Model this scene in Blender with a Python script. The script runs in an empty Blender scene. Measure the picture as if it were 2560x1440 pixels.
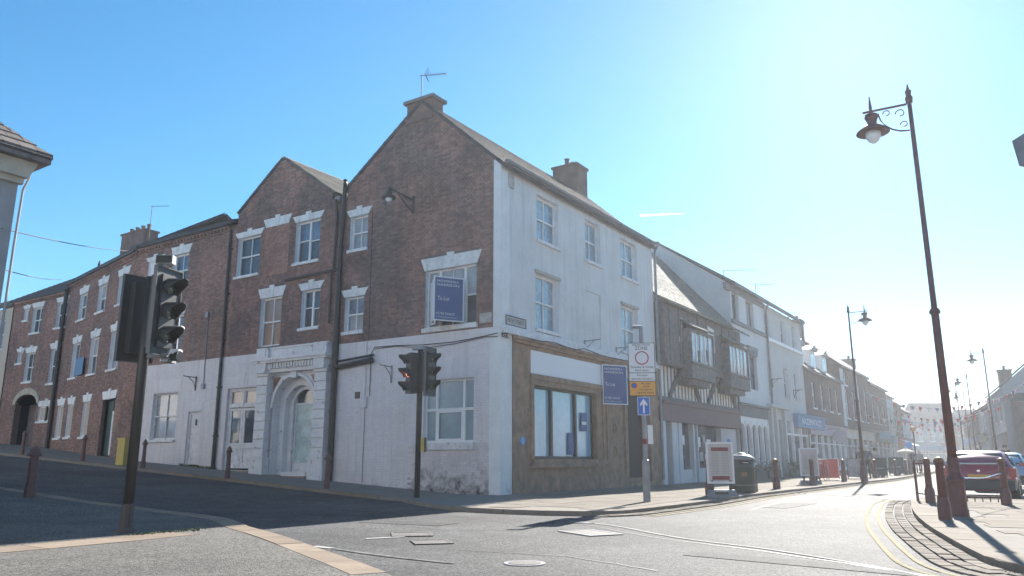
import bpy, bmesh, math, random
from mathutils import Vector, Matrix
random.seed(7)
SC = bpy.context.scene
COL = SC.collection
R = math.radians

# ---------------------------------------------------------------- camera
cd = bpy.data.cameras.new('camera'); cam = bpy.data.objects.new('camera', cd); COL.objects.link(cam)
cam.location = (0, 0, .95); cam.rotation_euler = (R(90 + 12.6), 0, 0)
cd.sensor_width = 36; cd.lens = 1925 / 2560 * 36; cd.clip_start = .05; cd.clip_end = 12000
SC.camera = cam
# ---------------------------------------------------------------- sky, sun, exposure
VEIL_HAZE = .0010
SUN_AZ, SUN_EL = 25.5, 31.0        # azimuth clockwise from +Y
w = bpy.data.worlds.new('World'); SC.world = w; w.use_nodes = True
nt = w.node_tree; nt.nodes.clear()
wo = nt.nodes.new('ShaderNodeOutputWorld'); bg = nt.nodes.new('ShaderNodeBackground')
sky = nt.nodes.new('ShaderNodeTexSky'); sky.sky_type = 'NISHITA'; sky.sun_disc = False
sky.sun_elevation = R(SUN_EL); sky.sun_rotation = R(SUN_AZ)
sky.air_density = 1.0; sky.dust_density = .15; sky.ozone_density = 4.5; sky.altitude = 0
bg.inputs['Strength'].default_value = .045
# a low bank of pale cloud all round the horizon
geo = nt.nodes.new('ShaderNodeTexCoord'); sep = nt.nodes.new('ShaderNodeSeparateXYZ')
ram = nt.nodes.new('ShaderNodeValToRGB'); mixn = nt.nodes.new('ShaderNodeMixRGB')
nz = nt.nodes.new('ShaderNodeTexNoise'); nz.inputs['Scale'].default_value = 9
ad = nt.nodes.new('ShaderNodeMath'); ad.operation = 'MULTIPLY_ADD'; ad.inputs[1].default_value = .022
nt.links.new(geo.outputs['Generated'], sep.inputs[0]); nt.links.new(geo.outputs['Generated'], nz.inputs['Vector'])
nt.links.new(nz.outputs['Fac'], ad.inputs[0]); nt.links.new(sep.outputs['Z'], ad.inputs[2])
nt.links.new(ad.outputs[0], ram.inputs[0])
ram.color_ramp.elements[0].position = .070; ram.color_ramp.elements[0].color = (.8, .8, .8, 1)
ram.color_ramp.elements[1].position = .080; ram.color_ramp.elements[1].color = (0, 0, 0, 1)
nt.links.new(ram.outputs[0], mixn.inputs['Fac']); mixn.inputs['Color2'].default_value = (7.2, 7.4, 7.8, 1)
hs_ = nt.nodes.new('ShaderNodeHueSaturation'); hs_.inputs['Saturation'].default_value = 1.22; hs_.inputs['Hue'].default_value = .487; nt.links.new(sky.outputs[0], hs_.inputs['Color']); nt.links.new(hs_.outputs[0], mixn.inputs['Color1']); nt.links.new(mixn.outputs[0], bg.inputs['Color'])
nt.links.new(bg.outputs[0], wo.inputs['Surface'])
sd = bpy.data.lights.new('sun', 'SUN'); sun = bpy.data.objects.new('sun', sd); COL.objects.link(sun)
sd.energy = 3.5; sd.angle = R(.5); sd.color = (1, .95, .87)
sv = Vector((math.sin(R(SUN_AZ)) * math.cos(R(SUN_EL)), math.cos(R(SUN_AZ)) * math.cos(R(SUN_EL)), math.sin(R(SUN_EL))))
sun.rotation_euler = sv.to_track_quat('Z', 'Y').to_euler()
SC.view_settings.view_transform = 'Standard'; SC.view_settings.look = 'None'
SC.view_settings.exposure = 2.1; SC.view_settings.gamma = 1; SC.view_settings.use_curve_mapping = False
SC.cycles.max_bounces = 7; SC.cycles.diffuse_bounces = 4; SC.cycles.glossy_bounces = 3
SC.cycles.transparent_max_bounces = 8; SC.cycles.volume_bounces = 0
SC.cycles.use_denoising = True
SC.cycles.sample_clamp_indirect = 6

# ---------------------------------------------------------------- materials
MATS = {}
def mat(name, col, rough=.8, metal=0, spec=.5, var=0, vscale=3, bump=0, bscale=30, island=0, stain=None, emit=None, c2=None, aniso=None, coat=0, alpha=1, trans=0, c2scale=1.0, c2lo=.45, c2hi=.6, streak=None):
    if name in MATS: return MATS[name]
    m = bpy.data.materials.new(name); m.use_nodes = True; n = m.node_tree; L = n.links
    b = n.nodes['Principled BSDF']
    b.inputs['Roughness'].default_value = rough; b.inputs['Metallic'].default_value = metal
    b.inputs['Specular IOR Level'].default_value = spec; b.inputs['Coat Weight'].default_value = coat
    b.inputs['Alpha'].default_value = alpha; b.inputs['Transmission Weight'].default_value = trans
    tc = n.nodes.new('ShaderNodeTexCoord')
    def noise(sc, det=5, src='Object'):
        t = n.nodes.new('ShaderNodeTexNoise'); t.inputs['Scale'].default_value = sc; t.inputs['Detail'].default_value = det
        L.new(tc.outputs[src], t.inputs['Vector']); return t
    rgb = n.nodes.new('ShaderNodeRGB'); rgb.outputs[0].default_value = (*col, 1); cur = rgb.outputs[0]
    def mul(cur, fac_socket, lo, hi):
        mr = n.nodes.new('ShaderNodeMapRange'); L.new(fac_socket, mr.inputs[0])
        mr.inputs[3].default_value = lo; mr.inputs[4].default_value = hi
        mx = n.nodes.new('ShaderNodeMixRGB'); mx.blend_type = 'MULTIPLY'; mx.inputs[0].default_value = 1
        L.new(cur, mx.inputs[1]); L.new(mr.outputs[0], mx.inputs[2]); return mx.outputs[0], mr
    if c2:
        t = noise(c2scale, 6); rp = n.nodes.new('ShaderNodeMapRange'); rp.inputs[1].default_value = c2lo; rp.inputs[2].default_value = c2hi
        L.new(t.outputs['Fac'], rp.inputs[0]); mx = n.nodes.new('ShaderNodeMixRGB'); L.new(rp.outputs[0], mx.inputs[0])
        L.new(cur, mx.inputs[1]); mx.inputs[2].default_value = (*c2, 1); cur = mx.outputs[0]
    if var:
        t = noise(vscale); cur, mr = mul(cur, t.outputs['Fac'], 1 - var, 1 + var); mr.inputs[1].default_value = .3; mr.inputs[2].default_value = .7
        t = noise(vscale * 7, 4); cur, mr = mul(cur, t.outputs['Fac'], 1 - var * .6, 1 + var * .6); mr.inputs[1].default_value = .3; mr.inputs[2].default_value = .7
    if island:
        g = n.nodes.new('ShaderNodeNewGeometry'); oi = n.nodes.new('ShaderNodeObjectInfo')
        a = n.nodes.new('ShaderNodeMath'); a.operation = 'ADD'; L.new(g.outputs['Random Per Island'], a.inputs[0]); L.new(oi.outputs['Random'], a.inputs[1])
        f = n.nodes.new('ShaderNodeMath'); f.operation = 'FRACT'; L.new(a.outputs[0], f.inputs[0])
        cur, mr = mul(cur, f.outputs[0], 1 - island, 1 + island)
    if stain:   # (colour, z0, z1, scale): dirt that thins out upwards from the pavement
        sc_, z0, z1, ssc, thr = stain
        sp = n.nodes.new('ShaderNodeSeparateXYZ'); g = n.nodes.new('ShaderNodeNewGeometry'); L.new(g.outputs['Position'], sp.inputs[0])
        mr = n.nodes.new('ShaderNodeMapRange'); L.new(sp.outputs['Z'], mr.inputs[0]); mr.inputs[1].default_value = z0; mr.inputs[2].default_value = z1
        mr.inputs[3].default_value = 1; mr.inputs[4].default_value = 0
        t = noise(ssc, 8); t.inputs['Roughness'].default_value = .7
        mm = n.nodes.new('ShaderNodeMath'); mm.operation = 'MULTIPLY'; L.new(mr.outputs[0], mm.inputs[0]); L.new(t.outputs['Fac'], mm.inputs[1])
        m2 = n.nodes.new('ShaderNodeMapRange'); L.new(mm.outputs[0], m2.inputs[0]); m2.inputs[1].default_value = thr; m2.inputs[2].default_value = thr + .26
        mx = n.nodes.new('ShaderNodeMixRGB'); L.new(m2.outputs[0], mx.inputs[0]); L.new(cur, mx.inputs[1]); mx.inputs[2].default_value = (*sc_, 1); cur = mx.outputs[0]
    if streak:   # (colour, strength): vertical rain streaks
        mp = n.nodes.new('ShaderNodeMapping'); mp.inputs['Scale'].default_value = (5, 5, .35); L.new(tc.outputs['Object'], mp.inputs['Vector'])
        t = n.nodes.new('ShaderNodeTexNoise'); t.inputs['Scale'].default_value = 1.0; t.inputs['Detail'].default_value = 6; t.inputs['Roughness'].default_value = .65; L.new(mp.outputs[0], t.inputs['Vector'])
        mr = n.nodes.new('ShaderNodeMapRange'); L.new(t.outputs['Fac'], mr.inputs[0]); mr.inputs[1].default_value = .5; mr.inputs[2].default_value = .78; mr.inputs[3].default_value = 0; mr.inputs[4].default_value = streak[1]
        mx = n.nodes.new('ShaderNodeMixRGB'); L.new(mr.outputs[0], mx.inputs[0]); L.new(cur, mx.inputs[1]); mx.inputs[2].default_value = (*streak[0], 1); cur = mx.outputs[0]
    L.new(cur, b.inputs['Base Color'])
    if bump:
        t = noise(bscale, 6); bn = n.nodes.new('ShaderNodeBump'); bn.inputs['Strength'].default_value = bump; bn.inputs['Distance'].default_value = .02
        L.new(t.outputs['Fac'], bn.inputs['Height']); L.new(bn.outputs[0], b.inputs['Normal'])
    if emit:
        b.inputs['Emission Color'].default_value = (*emit[0], 1); b.inputs['Emission Strength'].default_value = emit[1]
    MATS[name] = m; return m

M = {}
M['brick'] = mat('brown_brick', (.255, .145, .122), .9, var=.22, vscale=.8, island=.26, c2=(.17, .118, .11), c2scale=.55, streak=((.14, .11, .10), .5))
M['brick_red'] = mat('red_brick', (.33, .175, .14), .9, var=.22, vscale=1.1, island=.2)
M['brick_d'] = mat('red_brown_brick', (.29, .17, .14), .9, var=.2, vscale=.7, island=.26, c2=(.22, .15, .13), c2scale=.5, streak=((.15, .11, .10), .5))
M['mortar'] = mat('mortar', (.15, .11, .095), .95, var=.2, vscale=3, bump=.3)
M['paint_brick'] = mat('white_painted_brick', (.72, .68, .69), .75, var=.06, vscale=.7, island=.035, bump=.15, bscale=60, stain=((.13, .11, .10), 0, 2.4, 2.2, .46), c2=(.66, .57, .53), c2scale=.5, c2lo=.5, c2hi=.8, streak=((.42, .38, .36), .45))
M['paint_stain'] = mat('mouldy_painted_brick', (.66, .60, .59), .8, var=.12, vscale=2.0, island=.06, bump=.2, bscale=60, stain=((.05, .047, .048), 0, 2.1, 4.2, .34))
M['paint_joint'] = mat('painted_joint', (.62, .58, .59), .85, var=.1)
M['joint_stain'] = mat('stained_painted_joint', (.58, .54, .54), .85, var=.1, stain=((.05, .047, .048), 0, 2.1, 4.2, .34))
M['stucco'] = mat('white_stucco', (.66, .66, .655), .85, var=.06, vscale=.9, bump=.12, bscale=25, c2=(.56, .55, .52), c2scale=.6, c2lo=.5, c2hi=.85, streak=((.34, .34, .34), .5))
M['stucco_edge'] = mat('white_corner_render', (.74, .74, .73), .85, var=.06, vscale=2, bump=.12, stain=((.35, .36, .40), -.3, 2.8, 2.5, .42))
M['white'] = mat('white_paint', (.78, .77, .76), .55, var=.05, vscale=4)
M['lintelw'] = mat('weathered_white_masonry', (.72, .71, .70), .75, var=.12, vscale=3, bump=.2, bscale=30, streak=((.40, .37, .34), .6), c2=(.50, .46, .42), c2scale=5, c2lo=.6, c2hi=.75)
M['oriel'] = mat('weathered_grey_oak', (.17, .155, .15), .85, var=.3, vscale=5, streak=((.07, .06, .06), .6))
M['whiteold'] = mat('old_white_paint', (.68, .66, .66), .6, var=.14, vscale=5, c2=(.36, .30, .26), c2scale=7, c2lo=.6, c2hi=.72)
M['reveal'] = mat('painted_reveal', (.70, .70, .72), .8, var=.08, vscale=4, bump=.1)
M['portal'] = mat('painted_stone', (.72, .70, .70), .7, var=.09, vscale=2.5, bump=.2, bscale=22, c2=(.30, .26, .24), c2scale=4.5, c2lo=.62, c2hi=.74)
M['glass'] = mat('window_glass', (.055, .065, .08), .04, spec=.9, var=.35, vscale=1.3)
M['glass_blue'] = mat('glass_painted_sky', (.12, .17, .24), .05, spec=.9, var=.4, vscale=1.1)  # sky reflection put into the blue of the pane colour
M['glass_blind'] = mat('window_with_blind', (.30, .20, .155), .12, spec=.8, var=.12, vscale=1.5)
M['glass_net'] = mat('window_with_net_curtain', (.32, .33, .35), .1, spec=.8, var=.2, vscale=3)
M['glass_light'] = mat('glass_painted_reflection', (.28, .36, .42), .06, spec=.9, var=.3, vscale=1.2)  # bright reflection put into the pale pane colour
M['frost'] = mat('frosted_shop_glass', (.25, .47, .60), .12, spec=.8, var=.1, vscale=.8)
M['frost2'] = mat('frosted_glass', (.27, .36, .40), .2, spec=.6, var=.1, vscale=1.2)
M['film'] = mat('protective_film', (.46, .56, .54), .3, var=.25, vscale=3, bump=.5, bscale=6)
M['dark'] = mat('dark_interior', (.02, .02, .022), .7)
M['black'] = mat('black_paint', (.018, .018, .02), .45)
M['blackpl'] = mat('black_plastic', (.03, .033, .036), .5, var=.2, vscale=6)
M['iron'] = mat('dark_iron', (.05, .045, .045), .6, var=.2)
M['maroon'] = mat('maroon_paint', (.12, .055, .058), .5, var=.15, vscale=5)
M['stone'] = mat('brown_sandstone', (.33, .215, .145), .85, var=.16, vscale=3, bump=.35, bscale=22, c2=(.24, .165, .12), c2scale=3.5, streak=((.13, .10, .085), .6), stain=((.045, .045, .05), -.5, 1.4, 2.0, .36))
M['stonel'] = mat('pale_stone', (.44, .40, .33), .85, var=.14, vscale=3, bump=.2)
M['slate'] = mat('slate', (.055, .056, .064), .9, var=.2, vscale=3, island=.25)
M['tile'] = mat('clay_tile', (.12, .10, .09), .85, var=.2, vscale=3, island=.3)
M['lichen'] = mat('lichened_tile', (.17, .16, .13), .9, var=.25, vscale=3, island=.25, c2=(.09, .085, .08), c2scale=3)
M['fascia'] = mat('grey_fascia', (.17, .16, .16), .7, var=.1)
M['lead'] = mat('lead', (.22, .22, .23), .6, var=.1)
M['cream'] = mat('cream_render', (.50, .43, .35), .85, var=.06, vscale=1)
M['whiteg'] = mat('pale_render', (.60, .60, .60), .85, var=.07, vscale=.8, bump=.1)
M['creamg'] = mat('warm_pale_render', (.52, .50, .48), .85, var=.07, vscale=.8)
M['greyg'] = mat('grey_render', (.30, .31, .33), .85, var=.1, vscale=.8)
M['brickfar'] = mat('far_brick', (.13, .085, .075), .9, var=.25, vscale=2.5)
M['timber'] = mat('grey_brown_timber', (.15, .125, .125), .8, var=.25, vscale=5)
M['infill'] = mat('pale_infill', (.78, .73, .66), .85, var=.1)
M['fasciab'] = mat('purple_brown_fascia', (.16, .09, .09), .6, var=.1)
M['asphalt'] = mat('asphalt', (.066, .066, .068), .78, spec=.2, var=.28, vscale=.3, bump=.9, bscale=85, c2=(.048, .048, .051), c2scale=.25)
M['footway'] = mat('footway_asphalt', (.112, .105, .096), .85, spec=.3, var=.12, vscale=.6, bump=.9, bscale=75, c2=(.088, .083, .077), c2scale=.5)
M['paving'] = mat('pavement_bed', (.22, .20, .18), .92, spec=.08, var=.1)
M['slab'] = mat('paving_slab', (.19, .165, .138), .92, spec=.08, var=.09, vscale=1.2, island=.10, bump=.15, bscale=40)
M['kerb'] = mat('kerb_stone', (.225, .195, .165), .92, spec=.08, var=.1, vscale=4, island=.1, bump=.2, bscale=50)
M['kerbw'] = mat('warm_kerb_stone', (.24, .192, .15), .92, spec=.08, var=.12, vscale=3, island=.10, bump=.2, bscale=50)
M['sett'] = mat('granite_sett', (.17, .15, .13), .92, spec=.08, var=.12, vscale=8, island=.25, bump=.25)
M['line'] = mat('white_road_paint', (.38, .37, .355), .9, spec=.08, var=.2, vscale=8, c2=(.2, .2, .2), c2scale=14, c2lo=.6, c2hi=.7)
M['linew'] = mat('worn_road_paint', (.17, .17, .165), .9, spec=.08, var=.25, vscale=6, c2=(.09, .09, .09), c2scale=9, c2lo=.48, c2hi=.62)
M['yellow'] = mat('yellow_road_paint', (.27, .23, .145), .9, spec=.08, var=.15, vscale=8)
M['ironc'] = mat('cover_iron', (.075, .07, .068), .75, metal=.2, var=.3, vscale=10, bump=.4)
M['grass'] = mat('weed_green', (.07, .10, .03), .8, var=.3, vscale=10)
M['navy'] = mat('navy_board', (.055, .105, .26), .5, var=.05)
M['signw'] = mat('sign_white', (.74, .74, .76), .5)
M['signbk'] = mat('sign_black', (.025, .025, .04), .5)
M['signred'] = mat('sign_red', (.42, .05, .07), .5)
M['signblue'] = mat('sign_blue', (.04, .16, .55), .5)
M['signyel'] = mat('sign_amber', (.75, .36, .07), .5)
M['rim'] = mat('grey_rim', (.10, .105, .11), .5)
M['galv'] = mat('galvanised_grey', (.25, .26, .28), .5, metal=.3, var=.15)
M['ochre'] = mat('grit_bin_yellow', (.52, .40, .10), .6, var=.08)
M['redcar'] = mat('red_car_paint', (.30, .03, .045), .3, coat=.8, spec=.5)
M['bluecar'] = mat('blue_car_paint', (.22, .40, .55), .3, coat=.8)
M['whitecar'] = mat('white_car_paint', (.7, .7, .7), .3, coat=.8)
M['carglass'] = mat('car_glass', (.03, .04, .045), .06, spec=.9)
M['rubber'] = mat('tyre_rubber', (.02, .02, .02), .8)
M['chrome'] = mat('bright_metal', (.6, .6, .6), .25, metal=.9)
M['taillight'] = mat('tail_light', (.35, .03, .03), .2)
M['lampglass'] = mat('lamp_bowl', (.75, .78, .80), .15, spec=.8)
M['skin'] = mat('skin', (.50, .32, .25), .6)
M['hairg'] = mat('grey_hair', (.45, .43, .42), .8)
M['hairb'] = mat('brown_hair', (.07, .045, .03), .8)
M['denim'] = mat('dark_blue_cloth', (.05, .06, .09), .85)
M['clothk'] = mat('dark_cloth', (.035, .035, .04), .85)
M['clothg'] = mat('grey_cloth', (.28, .27, .27), .85)
M['clothp'] = mat('patterned_blouse', (.42, .36, .34), .85, var=.4, vscale=14)
M['bingreen'] = mat('dark_green_bin', (.03, .055, .05), .5, var=.15, vscale=4)
M['gold_lit_cap'] = mat('gold_and_lit_cap_paint', (.22, .13, .06), .5, metal=.2)  # gold of the bin emblem; on bollard caps, lit maroon painted in
M['redcloth'] = mat('red_canvas', (.50, .06, .045), .7, var=.1)
M['tealsh'] = mat('shop_blue', (.11, .22, .38), .6, var=.06)
M['pinksh'] = mat('shop_mauve', (.42, .36, .42), .6, var=.08)
M['foliage'] = mat('planter_foliage', (.06, .075, .05), .8, island=.4, var=.2)
M['blossom'] = mat('mauve_blossom', (.30, .18, .28), .8, island=.3)
M['planter'] = mat('planter_green', (.05, .085, .08), .7)
M['chalk'] = mat('chalkboard', (.03, .05, .05), .7, var=.15)
M['menu'] = mat('menu_sheet', (.52, .47, .45), .6, var=.05)
M['burg'] = mat('burgundy_print', (.20, .04, .045), .6)
M['wire'] = mat('cable', (.03, .03, .035), .7)
M['flagr'] = mat('red_flag', (.62, .06, .05), .8)
M['flagw'] = mat('white_flag', (.72, .70, .68), .8)
M['flagb'] = mat('blue_flag', (.07, .10, .28), .8)
M['plaque'] = mat('blue_plaque', (.08, .32, .70), .5)
M['oldsign'] = mat('faded_sign', (.44, .41, .38), .7, var=.25, vscale=8)
M['tealdoor'] = mat('teal_panel', (.12, .20, .22), .6, var=.1)
M['darkgreen'] = mat('dark_green_paint', (.04, .085, .08), .5, var=.1)
M['lens_lit'] = mat('lit_red_lens', (.5, .08, .07), .3, emit=((1, .25, .2), .5))
M['lens'] = mat('signal_lens', (.05, .07, .06), .2)
M['contrail'] = mat('vapour', (.95, .95, .95), 1); _n = M['contrail'].node_tree; _t = _n.nodes.new('ShaderNodeBsdfTranslucent'); _t.inputs[0].default_value = (.95, .95, .95, 1); _n.links.new(_t.outputs[0], _n.nodes['Material Output'].inputs['Surface'])
# asphalt grain: fine chips, lighter and darker at random
def chips(m, sc=420, amt=.5):
    n = m.node_tree; b = n.nodes['Principled BSDF']; L = n.links
    src = b.inputs['Base Color'].links[0].from_socket
    tc = n.nodes.new('ShaderNodeTexCoord'); v = n.nodes.new('ShaderNodeTexVoronoi'); v.inputs['Scale'].default_value = sc / 4
    L.new(tc.outputs['Object'], v.inputs['Vector'])
    sp = n.nodes.new('ShaderNodeSeparateColor'); L.new(v.outputs['Color'], sp.inputs[0])
    mr = n.nodes.new('ShaderNodeMapRange'); L.new(sp.outputs[0], mr.inputs[0]); mr.inputs[3].default_value = 1 - amt; mr.inputs[4].default_value = 1 + amt * 1.4
    mx = n.nodes.new('ShaderNodeMixRGB'); mx.blend_type = 'MULTIPLY'; mx.inputs[0].default_value = 1
    L.new(src, mx.inputs[1]); L.new(mr.outputs[0], mx.inputs[2]); L.new(mx.outputs[0], b.inputs['Base Color'])
chips(M['asphalt'], 220, .8); chips(M['footway'], 240, .7)

# ---------------------------------------------------------------- helpers
class MB:
    def __init__(s): s.v = []; s.f = []
    def add(s, vs, fs):
        o = len(s.v); s.v += [tuple(p) for p in vs]; s.f += [tuple(i + o for i in f) for f in fs]; return s
    def hexa(s, p):   # 8 points: bottom 4 ccw, top 4
        return s.add(p, [(0, 3, 2, 1), (4, 5, 6, 7), (0, 1, 5, 4), (1, 2, 6, 5), (2, 3, 7, 6), (3, 0, 4, 7)])
    def box(s, x0, x1, y0, y1, z0, z1):
        return s.hexa([(x0, y0, z0), (x1, y0, z0), (x1, y1, z0), (x0, y1, z0), (x0, y0, z1), (x1, y0, z1), (x1, y1, z1), (x0, y1, z1)])
    def wbox(s, W, u0, u1, o0, o1, z0, z1):
        p = W.p
        return s.hexa([p(u0, o0, z0), p(u1, o0, z0), p(u1, o1, z0), p(u0, o1, z0), p(u0, o0, z1), p(u1, o0, z1), p(u1, o1, z1), p(u0, o1, z1)])
    def wquad(s, W, u0, u1, z0, z1, o=0):
        return s.add([W.p(u0, o, z0), W.p(u1, o, z0), W.p(u1, o, z1), W.p(u0, o, z1)], [(0, 1, 2, 3)])
    def wprism(s, W, poly, o0, o1):
        n = len(poly); vs = [W.p(u, o0, z) for u, z in poly] + [W.p(u, o1, z) for u, z in poly]
        return s.add(vs, [tuple(range(n)), tuple(range(2 * n - 1, n - 1, -1))] + [(i, (i + 1) % n, n + (i + 1) % n, n + i) for i in range(n)])
    def prism(s, poly, z0, z1):
        n = len(poly); vs = [(x, y, z0) for x, y in poly] + [(x, y, z1) for x, y in poly]
        return s.add(vs, [tuple(range(n - 1, -1, -1)), tuple(range(n, 2 * n))] + [(i, (i + 1) % n, n + (i + 1) % n, n + i) for i in range(n)])
    def slab(s, q, t):   # quad of 4 points thickened along its normal
        q = [Vector(a) for a in q]; nn = (q[1] - q[0]).cross(q[2] - q[0]).normalized()
        if nn.z < 0: nn = -nn
        return s.hexa(q + [a + nn * t for a in q])
    def tube(s, pts, r, n=8, cap=True):
        pts = [Vector(p) for p in pts]; rs = r if isinstance(r, (list, tuple)) else [r] * len(pts); vs = []; fs = []
        for i, p in enumerate(pts):
            d = (pts[min(i + 1, len(pts) - 1)] - pts[max(i - 1, 0)]).normalized()
            a = d.cross(Vector((0, 0, 1))) if abs(d.z) < .9 else d.cross(Vector((1, 0, 0)))
            a.normalize(); b = d.cross(a)
            for k in range(n):
                t = 2 * math.pi * k / n; vs.append(p + (a * math.cos(t) + b * math.sin(t)) * rs[i])
        for i in range(len(pts) - 1):
            for k in range(n): fs.append((i * n + k, i * n + (k + 1) % n, (i + 1) * n + (k + 1) % n, (i + 1) * n + k))
        if cap: fs += [tuple(range(n)), tuple(range(len(vs) - 1, len(vs) - n - 1, -1))]
        return s.add(vs, fs)
    def lathe(s, prof, c=(0, 0, 0), n=16, axis='z', sides_rot=0):
        vs = []; fs = []
        for r, h in prof:
            for k in range(n):
                t = 2 * math.pi * (k + sides_rot) / n
                if axis == 'z': vs.append((c[0] + r * math.cos(t), c[1] + r * math.sin(t), c[2] + h))
                elif axis == 'y': vs.append((c[0] + r * math.cos(t), c[1] + h, c[2] + r * math.sin(t)))
                else: vs.append((c[0] + h, c[1] + r * math.cos(t), c[2] + r * math.sin(t)))
        for i in range(len(prof) - 1):
            for k in range(n): fs.append((i * n + k, i * n + (k + 1) % n, (i + 1) * n + (k + 1) % n, (i + 1) * n + k))
        fs += [tuple(range(n)), tuple(range(len(vs) - 1, len(vs) - n - 1, -1))]
        return s.add(vs, fs)
    def mesh(s, name, m, smooth=False, off=None):
        me = bpy.data.meshes.new(name)
        v = s.v if off is None else [(a - off[0], b - off[1], c - off[2]) for a, b, c in s.v]
        me.from_pydata(v, [], s.f)
        bm = bmesh.new(); bm.from_mesh(me); bmesh.ops.recalc_face_normals(bm, faces=bm.faces); bm.to_mesh(me); bm.free()
        if smooth:
            for p in me.polygons: p.use_smooth = True
        me.materials.append(m if not isinstance(m, str) else M[m]); return me

def root_of(o):
    l = Vector(o.location)
    while o.parent: o = o.parent; l += Vector(o.location)
    return l
def obj(name, mb, m, parent=None, smooth=False, local=False):
    """link mb as one mesh; verts are world coordinates unless local (then relative to the parent)"""
    off = None if (local or parent is None) else root_of(parent)
    me = mb.mesh(name, m, smooth, off); o = bpy.data.objects.new(name, me); COL.objects.link(o)
    if parent: o.parent = parent
    return o
def tag(o, label=None, cat=None, group=None, kind=None):
    if label: o['label'] = label
    if cat: o['category'] = cat
    if group: o['group'] = group
    if kind: o['kind'] = kind
    return o
def thing(name, label, cat, loc=(0, 0, 0), rz=0, group=None):
    o = bpy.data.objects.new(name, None); COL.objects.link(o); o.location = loc; o.rotation_euler = (0, 0, rz); o.empty_display_size = .2
    return tag(o, label, cat, group)
def struct(name, mb, m, smooth=False):
    return tag(obj(name, mb, m, None, smooth), kind='structure')
def dup(o, loc=None, rz=None, label=None, scale=None):
    def rec(a, par):
        c = a.copy(); COL.objects.link(c)
        if par: c.parent = par
        for ch in a.children: rec(ch, c)
        return c
    c = rec(o, None)
    if loc: c.location = loc
    if rz is not None: c.rotation_euler = (0, 0, rz)
    if label: c['label'] = label
    if scale: c.scale = (scale,) * 3
    return c
def text(name, s, size, m, parent, mtx, align='CENTER', ext=.002, width=None):
    c = bpy.data.curves.new(name, 'FONT'); c.body = s; c.size = size; c.align_x = align; c.align_y = 'CENTER'; c.extrude = ext; c.resolution_u = 2
    t = bpy.data.objects.new(name, c); me = bpy.data.meshes.new_from_object(t); bpy.data.objects.remove(t); bpy.data.curves.remove(c)
    if width:
        xs = [v.co.x for v in me.vertices]; k = width / max(1e-6, max(xs) - min(xs))
        for v in me.vertices: v.co.x *= k
    me.materials.clear(); me.materials.append(M[m]); o = bpy.data.objects.new(name, me); COL.objects.link(o)
    o.parent = parent; o.matrix_local = mtx; return o

class Wall:
    def __init__(s, P, D, left=True):
        s.P = P; s.D = D; s.N = (-D[1], D[0]) if left else (D[1], -D[0])
    def p(s, u, o, z): return (s.P[0] + u * s.D[0] + o * s.N[0], s.P[1] + u * s.D[1] + o * s.N[1], z)
    def frame(s, u, o, z, rev=False):   # matrix with x along reading direction, y up, z out
        x = Vector((s.D[0], s.D[1], 0)); n = Vector((s.N[0], s.N[1], 0))
        if x.cross(Vector((0, 0, 1))).dot(n) < 0: x = -x
        m = Matrix((x, Vector((0, 0, 1)), n)).transposed().to_4x4(); m.translation = Vector(s.p(u, o, z)); return m
C0 = (-.344, 22.1)
dL = (-.83389, .55194); dR = (.55618, .83106)
WL = Wall(C0, dL, True); WR = Wall(C0, dR, False)
PD = (-16.434, 32.752); DD = (-.7076, .7066); WD = Wall(PD, DD, True)
PE = (-23.255, 39.564); WE = Wall(PE, dL, True)
ROAD = -.08
def uL(x, y): return (x - C0[0]) * dL[0] + (y - C0[1]) * dL[1]
def vL(x, y): return (x - C0[0]) * WL.N[0] + (y - C0[1]) * WL.N[1]
def T(x, y): return .056 * max(0, min(uL(x, y), 60) - 1.5)
def Tu(u): return .056 * max(0, min(u, 60) - 1.5)
def drape(mb):
    mb.v = [(x, y, z + T(x, y)) for x, y, z in mb.v]; return mb
def ter_poly(name, poly, z, m, thick=0, parent=None, dense=False):
    bm = bmesh.new(); vs = [bm.verts.new((x, y, z)) for x, y in poly]; f = bm.faces.new(vs)
    if thick:
        r = bmesh.ops.extrude_face_region(bm, geom=[f])
        for g in r['geom']:
            if isinstance(g, bmesh.types.BMVert): g.co.z -= thick
    for ub in (1.5, 60):
        bmesh.ops.bisect_plane(bm, geom=bm.verts[:] + bm.edges[:] + bm.faces[:], dist=1e-5, plane_co=(C0[0] + ub * dL[0], C0[1] + ub * dL[1], 0), plane_no=(dL[0], dL[1], 0))
    bmesh.ops.triangulate(bm, faces=bm.faces[:])
    for v in bm.verts: v.co.z += T(v.co.x, v.co.y)
    bmesh.ops.recalc_face_normals(bm, faces=bm.faces)
    me = bpy.data.meshes.new(name); bm.to_mesh(me); bm.free(); me.materials.append(M[m])
    o = bpy.data.objects.new(name, me); COL.objects.link(o)
    if parent: o.parent = parent
    return o

# ================================================================ GROUND
g = ter_poly('ground', [(-900, -200), (900, -200), (900, 1600), (-900, 1600)], ROAD - .02, 'footway'); tag(g, kind='structure')
def Lp(u, v): return WL.p(u, v, 0)[:2]
road = ter_poly('road', [Lp(58, 1.2), Lp(58, 11.5), (-13, 15), (-9, 13.5), (-6, 12), (-1.2, 5.5), (-1.2, -15), (9, -15), (8, 9), (9.5, 14), (14, 19), (19, 22), (26, 33), (40, 54), (60, 92), (92, 150), (78, 152), (40, 85), (22, 49), (8.2, 28), (1, 18), (-1.2, 18.5), Lp(1, 1.2)], ROAD - .004, 'asphalt'); tag(road, kind='structure')
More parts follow.
